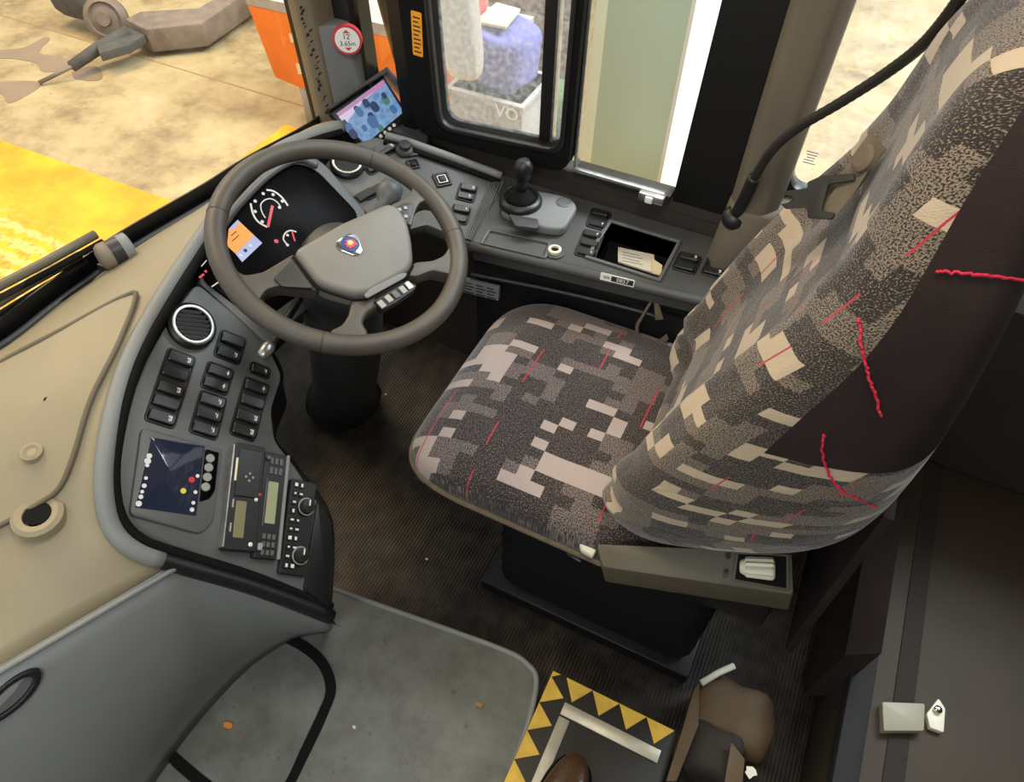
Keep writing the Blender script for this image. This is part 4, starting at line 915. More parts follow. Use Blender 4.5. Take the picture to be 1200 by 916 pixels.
MB().prism(rpoly([k(596, 255, .02), k(631, 261, .02), k(630, 272, .02), k(604, 269, .02)], .006), (0, 0, .010)).build('hand_grip', 'panel_dark', gs, bevel=.003)
MB().lathe(k(661, 237, .022), (0, 0, 1), [(.017, 0), (.017, .0012), (.0145, .002), (.014, .001), (0, .001)], 24).build('round_badge', 'panel_plastic', gs, smooth=True, auto=30)

# paper in the pocket
nt_ = empty('paper_note', (-.28, 1.12, CZ-.07), 'folded white paper slip lying in the console pocket', 'paper')
def kz(x, y, z): return onz(x, y, z)
pz = CZ-.05
P4 = [kz(724, 291, pz), kz(766, 300, pz), kz(768, 322, pz-.0), kz(724, 308, pz)]
MB().prism(P4, (0, 0, .004)).build('sheet', 'paper', nt_); MB().prism([kz(763, 303, pz+.006), kz(776, 312, pz+.008), kz(774, 324, pz+.006), kz(764, 321, pz+.006)], (0, 0, .003)).build('corner', 'cream_card', nt_)
for j in range(4): MB().prism([kz(729, 294.5+j*3.4, pz+.0042), kz(750+3*(j % 2), 299.3+j*3.4, pz+.0042), kz(750+3*(j % 2), 300.2+j*3.4, pz+.0042), kz(729, 295.4+j*3.4, pz+.0042)], (0, 0, .0003)).build('print_line', 'icon_dim', nt_)

# ------------------------------------------------------------------ driver's seat
SY = .815
seat = empty('driver_seat', (-.05, SY, 0), 'driver seat in grey block-patterned moquette with red stitching', 'seat')
def cush(p):
    t = (p.x+.27)/.54
    p.z += .020*(1-abs(p.y/.235)**2.5)*(1 if p.z > 0 else 0)-(.030*max(0, (.22-t)/.22)**2)
    if t < .25: p.y *= 1-.05*((.25-t)/.25)**2
    if p.z > 0: p.z += .006*math.sin(p.x*24+p.y*9)*(1-abs(p.y)/.25)
    return p
MB().superell((-.215, SY+.008, .482), .298, .252, .060, .42, .26, 18, 64, cush).build('cushion', 'moquette', seat, smooth=True)
pipe = [(-.215+.300*math.copysign(abs(math.cos(a))**.28, math.cos(a)), SY+.008+.254*math.copysign(abs(math.sin(a))**.28, math.sin(a)), .462) for a in [2*math.pi*k_/64 for k_ in range(64)]]
pipe = [(x, SY+.005+(y-SY-.005)*(1-.05*max(0, (.25-(x+.485)/.54)/.25)**2), z) for x, y, z in pipe]
MB().tube(pipe, .006, 6, closed=True).build('cushion_piping', 'belt_web', seat, smooth=True)
MB().box(-.40, .20, SY-.19, SY+.19, .36, .43).build('seat_pan', 'black_plastic', seat, bevel=.01)
bel = MB(); rw = []
for k_ in range(13):
    z = .04+k_*.027; r_ = .165+(.02 if k_ % 2 else 0)
    rw.append([(-.10+x, SY+y, z) for x, y in rrect(0, 0, r_*2.5, r_*2, .05, 3)])
bel.grid(rw, closed_u=True, caps=True).build('suspension_bellows', 'black_rubber', seat)
MB().box(-.36, .14, SY-.2, SY+.2, .002, .045).build('base_plate', 'black_plastic', seat, bevel=.006)
# backrest: lofted sections, reclined, with side bolsters and integral headrest
LV = [(.50, .72, -.050, .17, .19, .0), (.52, .745, -.090, .22, .235, .02), (.57, .775, -.105, .245, .250, .045), (.65, .825, -.085, .252, .256, .055), (.76, .885, -.048, .252, .256, .055), (.88, .96, -.008, .248, .254, .050), (.98, 1.03, .028, .24, .252, .04), (1.06, 1.085, .056, .232, .246, .03), (1.13, 1.14, .070, .225, .234, .02), (1.19, 1.19, .078, .218, .212, .018), (1.245, 1.24, .084, .212, .190, .015), (1.295, 1.285, .096, .205, .160, .008), (1.325, 1.315, .115, .195, .115, .0), (1.335, 1.325, .135, .185, .06, 0)]
lv = [list(v) for v in np.array([[*v] for v in LV])]
def cat(L, n):
    out = []
    for i in range(len(L)-1):
        a, b, c, d = [np.array(L[max(0, min(len(L)-1, j))]) for j in (i-1, i, i+1, i+2)]
        for q in range(n): t = q/n; out.append(.5*((2*b)+(-a+c)*t+(2*a-5*b+4*c-d)*t*t+(-a+3*b-3*c+d)*t**3))
    out.append(np.array(L[-1])); return out
NS = 64; rows = []; uvs = []; vlen = .5
for zf, zb, xf, xb, w_, bo in cat(lv, 6):
    r = []; xc = (xf+xb)/2; D = (xb-xf)/2
    for j in range(NS):
        th = 2*math.pi*j/NS; c, s = math.cos(th), math.sin(th)
        yy = math.copysign(abs(s)**.55, s); xx = math.copysign(abs(c)**.55, c)
        x = xc-D*xx; fr = (1+xx)/2
        ay = abs(yy)
        if c > 0:
            sm = max(0, min(1, (ay-.45)/.3)); sm = sm*sm*(3-2*sm); x -= bo*sm*(1 if ay < .93 else max(0, (1-ay)/.07)*.5+.5)*fr
            x += .010*(1-ay*ay)*(1 if zf < 1.08 else 0)
            # gathered cloth: soft creases radiating from the lumbar crease
            x += .016*math.exp(-((zf-.615-.02*yy)/.014)**2)*(1-.3*ay)
            x += .0045*math.sin(zf*60+yy*5)*math.exp(-((zf-.63)/.10)**2)+.004*math.sin(yy*22+zf*8)*math.exp(-((zf-.95)/.25)**2)
        z = zf*fr+zb*(1-fr); p = Vector((x, SY+w_*yy, z)); r.append(p)
    arc = [0]
    for j in range(1, NS//2+1): arc.append(arc[-1]+(r[j]-r[j-1]).length)
    arn = [0]
    for j in range(1, NS//2): arn.append(arn[-1]+(r[-j]-r[(1-j) if j > 1 else 0]).length)
    vlen += 0 if not rows else (r[0]-rows[-1][0]).length
    uvs += [(SY+(arc[j] if j <= NS//2 else -arn[NS-j]), vlen) for j in range(NS)]
    rows.append(r)
b = MB(); b.grid(rows, closed_u=True, caps=True, uvs=uvs)
back = b.build('backrest', ['moquette_warm_lit', 'side_cloth'], seat, smooth=True)
lvl = cat(lv, 6)
for p in back.data.polygons:
    i_, j_ = divmod(p.index, NS)
    if i_ < len(lvl)-1 and (26 <= j_ < 36 or (36 <= j_ < 49 and lvl[i_][0] > .875)): p.material_index = 1
bv = bvh_of(back)
def stitch(px, amp=.0010, wd=.0016):
    P = [q for q in (drape(bv, x, y, .002) for x, y in px) if q]
    if len(P) < 2: return
    L = (P[-1]-P[0]).length; P = smooth_path(P, 10)
    P = [p+Vector((random.uniform(-amp, amp), random.uniform(-amp, amp), random.uniform(-amp, amp))) for p in P]
    MB().tube(P, wd, 5).build('red_stitching', 'red_thread', seat)
for q in ([(1096, 317), (1130, 320), (1165, 323), (1198, 328)], [(1008, 372), (1010, 400), (1016, 430), (1024, 455), (1033, 486)], [(966, 508), (965, 535), (975, 560), (990, 577)], [(995, 578), (1025, 592), (1055, 603), (1088, 611)]): stitch(q)
# piping where cushion of the backrest meets the bolsters
# plastic recliner housing on the near side
def Sz(x, y, z): return onz(x, y, z)
tp = [Sz(699, 637, .545), Sz(928, 647, .625), Sz(930, 697, .600), Sz(706, 664, .525)]
rec = MB().prism(rpoly(tp, .006), Vector((.010, .004, -.055))).build('recliner_housing', 'seat_plastic', seat, bevel=.006, seg=3)
rp = [Sz(862, 647, .6085), Sz(925, 650, .628), Sz(925, 692, .606), Sz(858, 680, .594)]
rn = (rp[1]-rp[0]).cross(rp[3]-rp[0]).normalized(); rn = rn if rn.z > 0 else -rn
MB().ring([p+rn*-.002 for p in rp], inset([p+rn*-.002 for p in rp], .005), rn*.005).build('recess_frame', 'seat_plastic', rec, bevel=.001)
MB().prism(inset([p+rn*.0 for p in rp], .0045), rn*.0015).build('recess', 'black_rubber', rec)
kb = rp[0].lerp(rp[3], .5).lerp(rp[1].lerp(rp[2], .5), .10); ke = rp[0].lerp(rp[3], .45).lerp(rp[1].lerp(rp[2], .45), .74); kd_ = (ke-kb).normalized()
kr = MB(); rws = []
for t, r_ in ((0, .004), (.02, .009), (.15, .0125), (.2, .014), (.9, .0155), (.95, .015), (1, .012)):
    c = kb.lerp(ke, t)+rn*.004; a = kd_.cross(rn).normalized(); rws.append([c+(a*math.cos(q)+rn*math.sin(q))*r_*(1+(.10 if j % 2 else -.04)*(t >= .2)) for j, q in enumerate([2*math.pi*i/24 for i in range(24)])])
kr.grid(rws, closed_u=True, caps=True).build('recliner_knob', 'ivory', rec)
for x, y in ((853, 651), (850, 673)): MB().lathe(Sz(x, y, .60), rn, [(.004, -.004), (.004, .002), (0, .002)], 10).build('screw', 'dark_metal', rec)
# skirt hanging behind
MB().prism([(.235, .62, .80), (.235, 1.02, .80), (.25, 1.02, .34), (.25, .62, .34)], (.015, 0, 0)).build('rear_skirt', 'side_cloth', seat, bevel=.004)

# white buckle receiver at the seat hinge
bk = empty('belt_buckle', Sz(683, 655, .45), 'small pale buckle receiver beside the seat cushion hinge', 'buckle')
MB().prism(rpoly([Sz(676, 628, .49), Sz(688, 622, .50), Sz(702, 640, .49), Sz(694, 656, .475), Sz(680, 648, .475)], .004), (0, 0, .014)).build('receiver', 'ivory', bk, bevel=.003)
MB().prism([Sz(660, 622, .455), Sz(680, 632, .455), Sz(680, 660, .45), Sz(664, 650, .45)], (0, 0, .004)).build('bracket', 'dark_metal', bk, bevel=.001)

# ------------------------------------------------------------------ seat belt hanging over the far bolster
sb = empty('seat_belt', (.02, 1.10, .8), 'brown-grey seat belt with metal tongue hanging behind the driver seat shoulder', 'seat belt')
BY = 1.09
hits = [q for q in (drape(bv, x, y) for x, y in [(1030, 165), (1012, 190), (1000, 208), (985, 222), (968, 245), (1010, 215), (990, 240), (1035, 190)]) if q]
hc0 = sum(hits, Vector())/len(hits); _n = np.linalg.svd(np.array([list(q-hc0) for q in hits]))[2][2]; sbn = Vector(_n)
if sbn.dot(CAM-hc0) < 0: sbn = -sbn
sbn = (sbn+(CAM-hc0).normalized()*.6).normalized(); hmax = max((q-hc0).dot(sbn) for q in hits)
def by_(x, y, d=0): return onp(x, y, hc0+sbn*(hmax+.006-d), sbn)
path = [(1030, 165), (1012, 190), (1000, 208), (985, 222), (966, 236)]
L_ = [by_(x-9, y-10) for x, y in path]; R_ = [by_(x+9, y+10) for x, y in path]
MB().grid([L_, R_, [p+sbn*.002 for p in R_], [p+sbn*.002 for p in L_]], closed_v=True).build('webbing', 'belt_web', sb)
MB().grid([[by_(x-7, y-8, -.006) for x, y in [(1018, 182), (998, 214), (968, 252)]], [by_(x+7, y+6, -.010) for x, y in [(1018, 182), (998, 214), (968, 252)]], [by_(x+7, y+6, -.012) for x, y in [(1018, 182), (998, 214), (968, 252)]], [by_(x-7, y-8, -.008) for x, y in [(1018, 182), (998, 214), (968, 252)]]], closed_v=True).build('webbing_fold', 'belt_web', sb)
tg = rpoly([by_(948, 214, -.012), by_(966, 206, -.012), by_(1002, 204, -.012), by_(1003, 212, -.012), by_(972, 217, -.012), by_(964, 247, -.012), by_(980, 250, -.012), by_(976, 258, -.012), by_(948, 256, -.012)], .003)
tong = MB().prism(tg, sbn*.003).build('tongue_bar', 'dark_metal', sb, bevel=.0008)
MB().prism([by_(916, 228, -.012), by_(926, 224, -.012), by_(950, 221, -.012), by_(949, 243, -.012), by_(922, 245, -.012), by_(917, 240, -.012), by_(926, 238, -.012), by_(932, 233, -.012), by_(926, 229, -.012)], sbn*.003).build('tongue_blade', 'dark_metal', tong)
MB().lathe(by_(1014, 186, -.014), sbn, [(.016, -.004), (.016, .004), (.012, .007), (0, .007)], 18).build('belt_guide', 'belt_web', sb, smooth=True, auto=35)

# ------------------------------------------------------------------ gooseneck microphone stalk from the pillar
gn = empty('gooseneck', ony(862, 252, 1.19), 'black ribbed gooseneck tube arching from the rear pillar foot', 'gooseneck')
gpt = [(861, 254, 1.185), (871, 236, 1.170), (886, 205, 1.15), (905, 176, 1.13), (935, 150, 1.11), (985, 120, 1.08), (1035, 88, 1.05), (1075, 58, 1.02), (1103, 28, .99), (1128, -8, .96), (1150, -60, .93), (1160, -140, .90)]
G_ = smooth_path([ony(x, y, d) for x, y, d in gpt], 12)
MB().tube(G_, [.0075+(.0007 if i % 2 else 0) for i in range(len(G_))], 10).build('flexible_tube', 'dark_metal', gn, smooth=True)
MB().tube(G_[2:24], .0115, 10).build('sleeve', 'black_plastic', gn, smooth=True)
MB().lathe(G_[0], (G_[6]-G_[0]), [(.022, -.012), (.024, .0), (.020, .010), (.013, .014)], 18).build('base_collar', 'black_plastic', gn, smooth=True, auto=40)
MB().tube([G_[-1], G_[-1]+Vector((0, -.01, .03)), G_[-1]+Vector((0, -.02, .05))], [.012, .015, .010], 10).build('microphone_head', 'black_plastic', gn, smooth=True)

# straps and blue strip between seat and console
stp = empty('loose_strap', (-.13, 1.05, .5), 'thin grey strap hooked below the side console beside the seat', 'strap')
zz = lambda x, y, d: ony(x, y, d)
MB().tube([zz(766, 348, 1.07), zz(756, 365, 1.06), zz(747, 380, 1.05), zz(746, 394, 1.045), zz(750, 408, 1.04)], [.003, .003, .004, .005, .003], 6).build('cord', 'belt_web', stp, smooth=True)
MB().prism([zz(766, 350, 1.065), zz(770, 350, 1.065), zz(777, 374, 1.06), zz(768, 375, 1.06)], (0, .003, 0)).build('tab', 'belt_web', stp); MB().prism([zz(757, 410, 1.03), zz(781, 392, 1.05), zz(783, 398, 1.05), zz(760, 418, 1.03)], (0, 0, .003)).build('end_strap', 'belt_web', stp)
bs = MB().prism([zz(732, 391, 1.062), zz(762, 399, 1.062), zz(762, 406, 1.062), zz(733, 397, 1.062)], (0, .008, 0)).build('blue_strip', 'blue_plastic', bevel=.001); tag(bs, 'blue plastic strip wedged between seat cushion and console', 'strip')

# ------------------------------------------------------------------ gangway floor hatch
hpx = [(318, 737), (352, 748), (382, 772), (394, 805), (384, 838), (362, 885), (335, 935), (300, 960), (235, 925), (178, 872), (156, 838), (170, 800), (230, 745), (280, 730)]
hc_ = smooth_path([onz(x, y, PZ) for x, y in hpx], 5, True); cc = sum(hc_, Vector())/len(hc_)
ht_ = empty('floor_hatch', cc, 'grey gangway floor hatch edged by a black rubber seal', 'hatch')
inn = [p+(cc-p).normalized()*.020 for p in hc_]
MB().ring([p+Vector((0, 0, -.001)) for p in hc_], [p+Vector((0, 0, -.001)) for p in inn], (0, 0, .0045)).build('rubber_seal', 'black_rubber', ht_, bevel=.001)
MB().prism([p+(cc-p).normalized()*.021+Vector((0, 0, -.001)) for p in hc_], (0, 0, .003)).build('lid', 'platform_lino', ht_)
lt_ = [(196, 796), (212, 781), (232, 766), (244, 762), (236, 778), (222, 800), (208, 814), (198, 810)]
l3 = [onz(x, y, PZ+.002) for x, y in lt_]; l3 = rpoly(l3, .006)
la = MB().ring(l3, inset(l3, .009), (0, 0, .003)).build('latch_plate', 'alu', ht_, bevel=.0008); MB().prism(inset(l3, .0085), (0, 0, .0012)).build('latch_recess', 'black_rubber', la)
MB().tube([onz(205, 800, PZ+.005), onz(216, 798, PZ+.006), onz(234, 772, PZ+.006)], .0028, 6).build('latch_handle', 'chrome', la, smooth=True)
def scrap(name, x, y, z, s, m, label, cat):
    c = onz(x, y, z); pts = [c+Vector((math.cos(a)*s*random.uniform(.5, 1.1), math.sin(a)*s*random.uniform(.4, .9), random.uniform(0, s*.12))) for a in [k_*math.pi/4 for k_ in range(8)]]
    o = MB().prism(pts, (0, 0, max(.0015, s*.10))).build(name, m); tag(o, label, cat, 'paper scraps on the cab floor' if name == 'paper_scrap' else None); return o
scrap('dry_leaf', 268, 850, PZ+.003, .011, 'leaf_orange', 'small orange dry leaf lying on the grey floor hatch', 'leaf')
scrap('wood_chip', 562, 826, PZ+.001, .009, 'wood_chip', 'brown wood chip on grey platform near its rounded corner', 'debris')
scrap('paper_scrap', 415, 852, PZ+.001, .005, 'ivory', 'tiny white paper scrap on platform right of the floor hatch', 'debris')
scrap('paper_scrap', 800, 763, .001, .006, 'ivory', 'tiny pale paper scrap on dark floor beneath the seat side', 'debris')
scrap('paper_scrap', 870, 865, .10, .005, 'ivory', 'tiny pale scrap beside the brown paper bag', 'debris')
scrap('paper_scrap', 452, 462, .001, .004, 'ivory', 'tiny white crumb on the floor beside steering column foot', 'debris')
scrap('paper_scrap', 500, 655, .001, .004, 'ivory', 'tiny white crumb on ribbed floor near the platform edge', 'debris')

# ------------------------------------------------------------------ hazard-edged step, shoe, paper bag
HZ = .14
A = onz(648, 785, HZ); xs1, ys0 = A.x+.262, A.y-.50
stp2 = empty('hazard_step', (A.x+.2, A.y-.25, 0), 'low black step edged with yellow and black hazard tape', 'step')
MB().box(A.x, xs1, ys0, A.y, .002, HZ).build('tread', 'hazard_black', stp2, bevel=.003)
tw = .040
def yt(poly): MB().prism([Vector((x, y, HZ)) for x, y in poly], (0, 0, .0008)).build('hazard_triangle', 'hazard_yellow', stp2)
for k_ in range(8):
    x = A.x+.030+k_*.056
    if k_ < 4: yt([(x, A.y-.001), (x+.056, A.y-.001), (x+.028, A.y-tw)])
    y = A.y-.012-k_*.056
    yt([(A.x+.001, y), (A.x+.001, y-.056), (A.x+tw, y-.028)])
yt([(A.x+.001, A.y-.001), (A.x+.018, A.y-.001), (A.x+.001, A.y-.014)])
MB().box(A.x+tw+.006, xs1-.02, A.y-tw-.030, A.y-tw-.006, HZ, HZ+.003).build('metal_strip', 'silver_tape', stp2, bevel=.0008)
MB().box(A.x+tw+.006, A.x+tw+.028, ys0, A.y-tw-.034, HZ, HZ+.003).build('metal_strip', 'silver_tape', stp2, bevel=.0008)
sh_c = onz(668, 912, HZ+.05)
sh_o = empty('shoe', (sh_c.x, sh_c.y-.10, HZ), 'brown leather shoe toe on the hazard-edged step', 'shoe')
def toe(p):
    t = (p.y+.145)/.29
    p.x *= .72+.28*math.sin(math.pi*min(1, max(0, t*.9+.1)))
    if t > .45: p.z *= 1-.55*((t-.45)/.55)**1.2
    return p
MB().superell((sh_c.x, sh_c.y-.10, HZ+.045), .048, .145, .045, .7, .7, 16, 32, toe).build('upper', 'brown_leather', sh_o, smooth=True)
MB().superell((sh_c.x, sh_c.y-.10, HZ+.010), .050, .148, .010, .4, .7, 6, 32).build('sole', 'black_rubber', sh_o, smooth=True)
bg = empty('paper_bag', onz(850, 850, .05), 'crumpled brown paper bag with folded flaps on the cab floor', 'bag')
def crum(p):
    q = 1+.10*math.sin(p.x*70+p.z*40)*math.cos(p.y*60); return Vector((p.x*q, p.y*q, p.z*(1+.1*math.sin(p.x*50))))
c0 = onz(860, 838, .10); MB().superell((c0.x, c0.y, .065), .082, .070, .062, .6, .65, 14, 28, crum).build('bag_body', 'brown_card', bg, smooth=True)
c1 = onz(838, 880, .13); MB().superell((c1.x, c1.y, .09), .055, .050, .055, .55, .6, 12, 24, crum).build('bag_fold', 'dark_cloth', bg, smooth=True)
MB().prism([onz(800, 852, .15), onz(812, 810, .15), onz(819, 800, .15), onz(818, 850, .155), onz(792, 916, .15), onz(780, 916, .15)], (0, 0, .006)).build('bag_flap', 'brown_card', bg, bevel=.001)
MB().prism([onz(856, 870, .16), onz(872, 890, .15), onz(868, 930, .15), onz(846, 930, .155)], (0, 0, .006)).build('bag_flap', 'brown_card', bg, bevel=.001)
pr_ = MB().tube([onz(822, 800, .14), onz(842, 788, .14), onz(860, 780, .14)], .0065, 10).build('paper_roll', 'paper', smooth=True); tag(pr_, 'rolled white paper slip sticking out of the brown paper bag', 'paper')
scrap('paper_scrap', 880, 905, .12, .014, 'paper', 'white crumpled paper scrap right of the brown paper bag', 'debris')

# ------------------------------------------------------------------ partition and jump-seat buckle at the right
RP = .24
rpf = MB().box(.40, 1.3, .02, WY-.002, .0, RP).build('rear_platform', 'partition', bevel=.012); tag(rpf, kind='structure')
MB().box(.392, .435, .04, WY-.01, RP-.03, RP+.004).build('nosing', 'belt_black', rpf, bevel=.004)
MB().box(.47, .505, .04, WY-.01, RP, RP+.003).build('mat_edge', 'dark_cloth', rpf, bevel=.001)
pw_ = MB().box(.98, 1.02, .02, WY-.01, RP, 1.25).build('wall_rear', 'partition', bevel=.01); tag(pw_, kind='structure')
sk = MB().prism([(.36, .68, .30), (.40, .68, .36), (.40, 1.15, .36), (.36, 1.15, .30)], (.0, 0, -.24)).build('seat_cover_skirt', 'side_cloth'); tag(sk, 'dark patterned cloth skirt on the riser behind the driver seat', 'cloth')
jb = empty('strap_buckle', onz(1062, 840, RP), 'grey buckle block with pale clasp on the raised floor behind the seat', 'buckle')
jp = rpoly([onz(x, y, RP+.02) for x, y in [(1034, 822), (1084, 824), (1083, 856), (1036, 856)]], .004)
MB().prism(jp, (0, 0, -.02)).build('block', mat('buckle_grey', (150, 144, 124), .5), jb, bevel=.003)
MB().prism(rpoly([onz(x, y, RP+.012) for x, y in [(1086, 836), (1100, 818), (1108, 830), (1106, 858), (1090, 852)]], .003), (0, 0, -.012)).build('clasp', 'ivory', jb, bevel=.002)
MB().lathe(onz(1098, 832, RP+.012), (0, 0, 1), [(.007, 0), (.007, .006), (.004, .008), (0, .008)], 14).build('stud', 'chrome', jb, smooth=True, auto=35)

# ------------------------------------------------------------------ dash-top roller end, wipers
rl = empty('blind_roller', onz(135, 302, .755), 'grey cylindrical roller end on the dashboard edge by the windscreen', 'roller')
r0, r1 = onz(117, 303, .775), onz(152, 287, .775); rd = (r1-r0)
MB().tube([r0-rd*.06, r0, r0+rd*.12, r0+rd*.35], [.010, .020, .024, .024], 20).build('end_cap', 'pillar_tan', rl, smooth=True)
MB().tube([r0+rd*.35, r0+rd*.72], .0235, 20).build('band', 'wheel_dark', rl, smooth=True, auto=40)
MB().tube([r0+rd*.72, r0+rd*1.0, r0+rd*1.04], [.024, .024, .02], 20).build('sleeve', 'side_plastic', rl, smooth=True, auto=40)
MB().prism([r0+Vector((-.02, 0, -.02)), r1+Vector((-.02, 0, -.02)), r1+Vector((.02, 0, -.02)), r0+Vector((.02, 0, -.02))], (0, 0, -.022)).build('foot', 'panel_dark', rl)
for lab, dz, p_ in (('long wiper arm lying along the windscreen foot, lower of two', .775, [(-60, 405), (0, 372), (60, 335), (112, 306)]), ('thin wiper blade lying along the windscreen foot, upper of two', .80, [(-60, 385), (0, 352), (70, 315), (130, 281)])):
    wp = empty('wiper', Vector((-1.2, .45, .74)), lab, 'wiper', 'wipers at the windscreen foot'); P = [onz(x, y, dz)+Vector((-.035, 0, 0)) for x, y in p_]
    MB().tube(P, .008, 6).build('arm', 'wiper_grey', wp, smooth=True); MB().tube([q_+Vector((.010, 0, -.012)) for q_ in P], .005, 6).build('blade', 'black_rubber', wp, smooth=True)
ld = MB().prism([dr(x, y, .001) for x, y in [(14, 398), (50, 372), (56, 366), (108, 330), (112, 326), (58, 362), (10, 396)]], (0, 0, .004)).build('edge_clip', 'black_plastic', dash)

# ------------------------------------------------------------------ outside: workshop floor and what stands on it
GZ = -.80
gr = MB().box(-16, 14, -8, 24, GZ-.1, GZ).build('floor_workshop', 'workshop_floor'); tag(gr, kind='structure')
def flat(name, poly, m, h=.002): o = MB().prism([(x, y, GZ) for x, y in poly], (0, 0, h)).build(name, m, gr); return o
flat('painted_bay', [(-14, -2), (2, -2), (2, 2.16), (-14, 2.16)], 'yellow_paint'); flat('painted_line', [(-3.03, 2.16), (-2.72, 2.16), (-2.72, 3.08), (-3.03, 3.08)], 'yellow_paint', .0025)
mat('wet_concrete', (142, 118, 88), .35, var=(5, .15))
def puddle(px): P = smooth_path([onz(x, y, GZ) for x, y in px], 4, True); MB().prism(P, (0, 0, .003)).build('damp_patch', 'wet_concrete', gr)
puddle([(-5, 60), (28, 56), (52, 44), (58, 47), (46, 62), (74, 68), (88, 78), (76, 83), (50, 84), (42, 74), (14, 69), (-5, 68)]); puddle([(-5, 98), (22, 95), (48, 97), (40, 107), (12, 121), (4, 112), (-5, 106)]); puddle([(86, 84), (104, 78), (116, 80), (120, 92), (108, 95), (88, 92)])
flat('joint', [(-2.9, 3.30), (-8, 3.36), (-8, 3.375), (-2.9, 3.312)], 'joint_line', .0015)
# towing dolly drawbar
tb = empty('tow_bar', onz(170, 35, GZ), 'brown steel tow bar lying on the workshop floor, beyond the windscreen', 'tow bar')
z1 = -.60
bm_ = [onz(146, 22, z1), onz(165, 13, z1), onz(232, 9, z1), onz(300, -30, z1), onz(318, -28, z1), onz(236, 27, z1), onz(170, 34, z1)]
MB().prism(bm_, (0, 0, -.16)).build('beam', 'tow_steel', tb, bevel=.01)
MB().prism([onz(x, y, -.64) for x, y in [(112, 51), (150, 32), (164, 30), (170, 40), (150, 52), (116, 62)]], (0, 0, -.06)).build('bracket', 'tow_dark', tb, bevel=.008)
MB().tube([onz(84, 78, -.72), onz(116, 56, -.68), onz(152, 38, -.64)], [.035, .04, .045], 10).build('sleeve', 'tow_dark', tb, smooth=True); MB().tube([onz(46, 97, -.78), onz(88, 76, -.71)], .014, 8).build('rod', 'tow_steel', tb, smooth=True)
c = onz(124, 22, -.66); MB().lathe(c, (.5, -.8, .35), [(.14, -.06), (.15, 0), (.11, .03), (.10, .01), (.05, .02), (.045, .05), (0, .05)], 20).build('hub', 'tow_steel', tb, smooth=True, auto=35)
MB().superell(onz(92, -2, -.6), .22, .12, .12, .6, .6, 8, 16).build('jack_housing', 'tow_dark', tb, smooth=True); MB().tube([onz(55, -12, -.55), onz(85, 6, -.62)], .02, 8).build('lever', 'tow_steel', tb)
# orange equipment housing on steel legs
OY = 3.15
og = empty('orange_machine', (-2.5, OY+.2, GZ), 'orange steel machine housing on a grey leg standing in the workshop', 'machine')
o_ = lambda x, y: ony(x, y, OY)
bl_, tl_ = o_(322, 91), o_(289, 5); zb2, zt = -.50, ony(440, 40, OY).z
face = [Vector((tl_.x, OY, tl_.z)), Vector((bl_.x, OY, bl_.z)), Vector((o_(372, 112).x, OY, o_(372, 112).z)), Vector((-1.6, OY, -.62)), Vector((-1.6, OY, zt)), Vector((-2.4, OY, zt))]
MB().prism(face, (0, .45, 0)).build('housing', 'lamp_orange', og, bevel=.01)
MB().prism([face[0]+Vector((0, 0, .0)), face[5], face[4], face[4]+Vector((0, 0, .06)), face[5]+Vector((0, 0, .06)), face[0]+Vector((0, 0, .05))], (0, .45, 0)).build('top_edge', 'crate_grey', og)
lg0, lg1 = o_(333, 94), onz(358, 152, GZ); MB().tube([Vector((lg1.x-.02, OY+.05, bl_.z+.05)), Vector((lg1.x, OY+.03, GZ+.002))], .045, 12).build('leg', 'concrete_grey', og, smooth=True); MB().tube([Vector((-1.7, OY+.05, -.6)), Vector((-1.7, OY+.05, GZ+.002))], .045, 12).build('leg', 'concrete_grey', og, smooth=True)
for x, y, s in ((343, 44, .05), (352, 80, .06)): MB().prism([ony(x+s*180*a, y+s*200*b_, OY-.001) for a, b_ in ((-.5, -.5), (.4, -.35), (.6, .5), (-.2, .6))], (0, -.002, 0)).build('worn_sticker', 'cream_card', og)
wa = MB().box(-9, 6, 9.4, 9.6, GZ, 5).build('wall_workshop', 'crate_grey'); tag(wa, kind='structure')
# machine beyond: brown timber stack seen over the orange housing
tm = empty('timber_stack', (-2.2, 4.2, GZ), 'stack of brown timber boards behind the orange machine', 'timber')
for j in range(5): MB().box(-3.0+.05*(j % 2), -1.5, 4.0, 4.6, GZ+.002+j*.19, GZ+.18+j*.19).build('board', 'tow_steel', tm, bevel=.006)
# coach's own mirror on its arm
xm = empty('exterior_mirror', (-.95, 1.5, 1.4), 'white coach mirror housing on a grey arm outside the front side glass', 'mirror')
MB().tube([ony(494, 146, 1.42), ony(488, 128, 1.42), ony(470, 66, 1.42), ony(447, -20, 1.42), ony(430, -90, 1.42), ony(445, -150, 1.50), ony(490, -160, 1.6)], [.016, .019, .020, .021, .021, .02, .018], 10).build('arm', 'dark_metal', xm, smooth=True)
MB().tube([ony(497, 128, 1.45), ony(484, 66, 1.45), ony(465, -10, 1.45), ony(450, -80, 1.45)], .010, 8).build('trim_strip', 'white_gloss', xm, smooth=True)
mc = ony(529, 30, 1.80)
mh = MB().superell((0, 0, 0), .060, .035, .26, .35, .5, 14, 24).build('housing', 'white_gloss', xm, smooth=True, mw=Matrix.Translation(mc+Vector((.0, .03, .10))) @ Matrix.Rotation(-.10, 4, 'Y'))
MB().tube([ony(490, -160, 1.6), mc+Vector((0, .03, .33))], .018, 10).build('mount', 'dark_metal', xm, smooth=True)
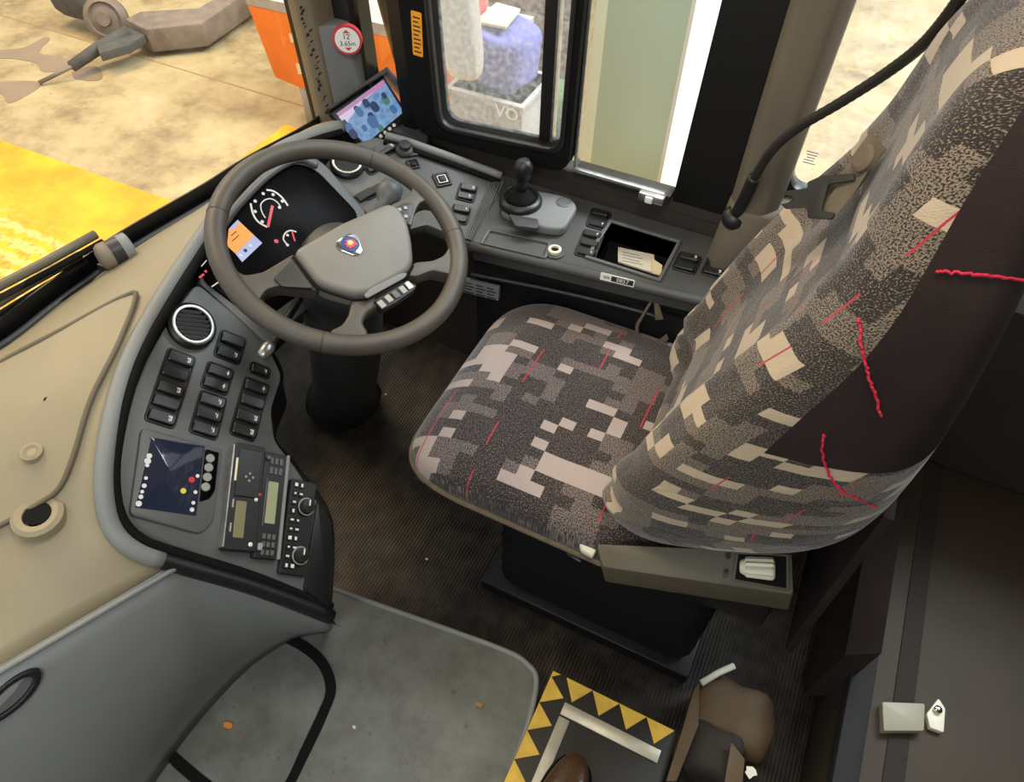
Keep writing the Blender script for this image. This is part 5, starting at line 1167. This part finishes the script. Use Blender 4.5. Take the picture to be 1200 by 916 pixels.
# blue tarpaulin over a grey crate, with cloth and card on top
CYc = 2.45
def cy(x, y): return ony(x, y, CYc)
a_, b2, c2 = cy(538, 150), cy(628, 165), cy(545, 132)
cr = empty('grey_crate', (-1.2, CYc+.3, GZ), 'pale grey crate marked with white letters, outside the driver window', 'crate')
zt2 = cy(590, 118).z; X0, X1 = cy(528, 140).x, cy(612, 140).x
MB().box(X0, X1, CYc, CYc+.28, GZ+.002, zt2).build('body', 'crate_grey', cr, bevel=.01)
MB().box(X0-.01, X1+.01, CYc-.015, CYc+.295, zt2-.03, zt2).build('top_rail', 'crate_grey', cr, bevel=.004)
FT = Fr(cy(596, 131), (0, -1, 0), (1, 0, 0)); text_mesh('lettering', 'VO', .075, 'white_gloss', cr, FT.mw(FT.P(0, 0, .017)), .001)
bt = empty('blue_tarpaulin', (-1.25, CYc+.25, zt2), 'blue tarpaulin heaped on top of the grey crate', 'tarpaulin')
xa, xb_ = cy(546, 90).x, cy(606, 90).x; zc = cy(590, 52).z
def tarp(p): return Vector((p.x*(1+.06*math.sin(p.z*30)), p.y*(1+.05*math.sin(p.x*40)), p.z+.012*math.sin(p.x*30+p.y*20)))
MB().superell(((xa+xb_)/2, CYc+.14, (zt2+zc)/2+.006), (xb_-xa)/2, .125, (zc-zt2)/2, .35, .35, 14, 32, tarp).build('heap', 'blue_bin', bt, smooth=True)
rc = ony(575, 30, CYc+.28); rcl = MB().superell((rc.x-.02, CYc+.13, zc+.055), .07, .07, .045, .7, .8, 10, 20, crum).build('red_cloth', 'red_cloth', smooth=True); tag(rcl, 'crumpled red cloth lying on the blue tarpaulin', 'cloth')
cdp = ony(596, 28, CYc+.3); cdo = MB().prism([(cdp.x-.03, CYc+.06, zc+.022), (cdp.x+.10, CYc+.07, zc+.022), (cdp.x+.09, CYc+.22, zc+.03), (cdp.x-.02, CYc+.23, zc+.03)], (0, 0, .012)).build('card_sheet', 'cream_card', bevel=.002); tag(cdo, 'cream card sheet lying on tarpaulin beside the red cloth', 'card')
# green sack on the floor
gc = ony(651, 140, 2.85)
gsk = MB().superell((gc.x+.02, 2.98, GZ+.37), .15, .17, .37, .6, .8, 14, 24, crum).build('green_sack', 'green_bag', smooth=True); tag(gsk, 'lumpy green sack standing right of the grey crate', 'sack')
# pale column
cl = empty('pale_column', (-.6, 2.3, GZ), 'pale grey-green square column outside the open driver window', 'column')
cx0, cx1, cxm = ony(683, 100, 2.1).x, ony(792, 100, 2.1).x, ony(702, 100, 2.1).x
MB().box(cxm, cx1, 2.1, 2.5, GZ+.002, 4.5).build('face', 'column_paint', cl); MB().box(cx0-.02, cxm, 2.12, 2.5, GZ+.002, 4.5).build('lit_side_strip', 'column_lit_side', cl); MB().box(cx1, cx1+.012, 2.098, 2.5, GZ+.002, 4.5).build('edge_angle', 'white_gloss', cl)
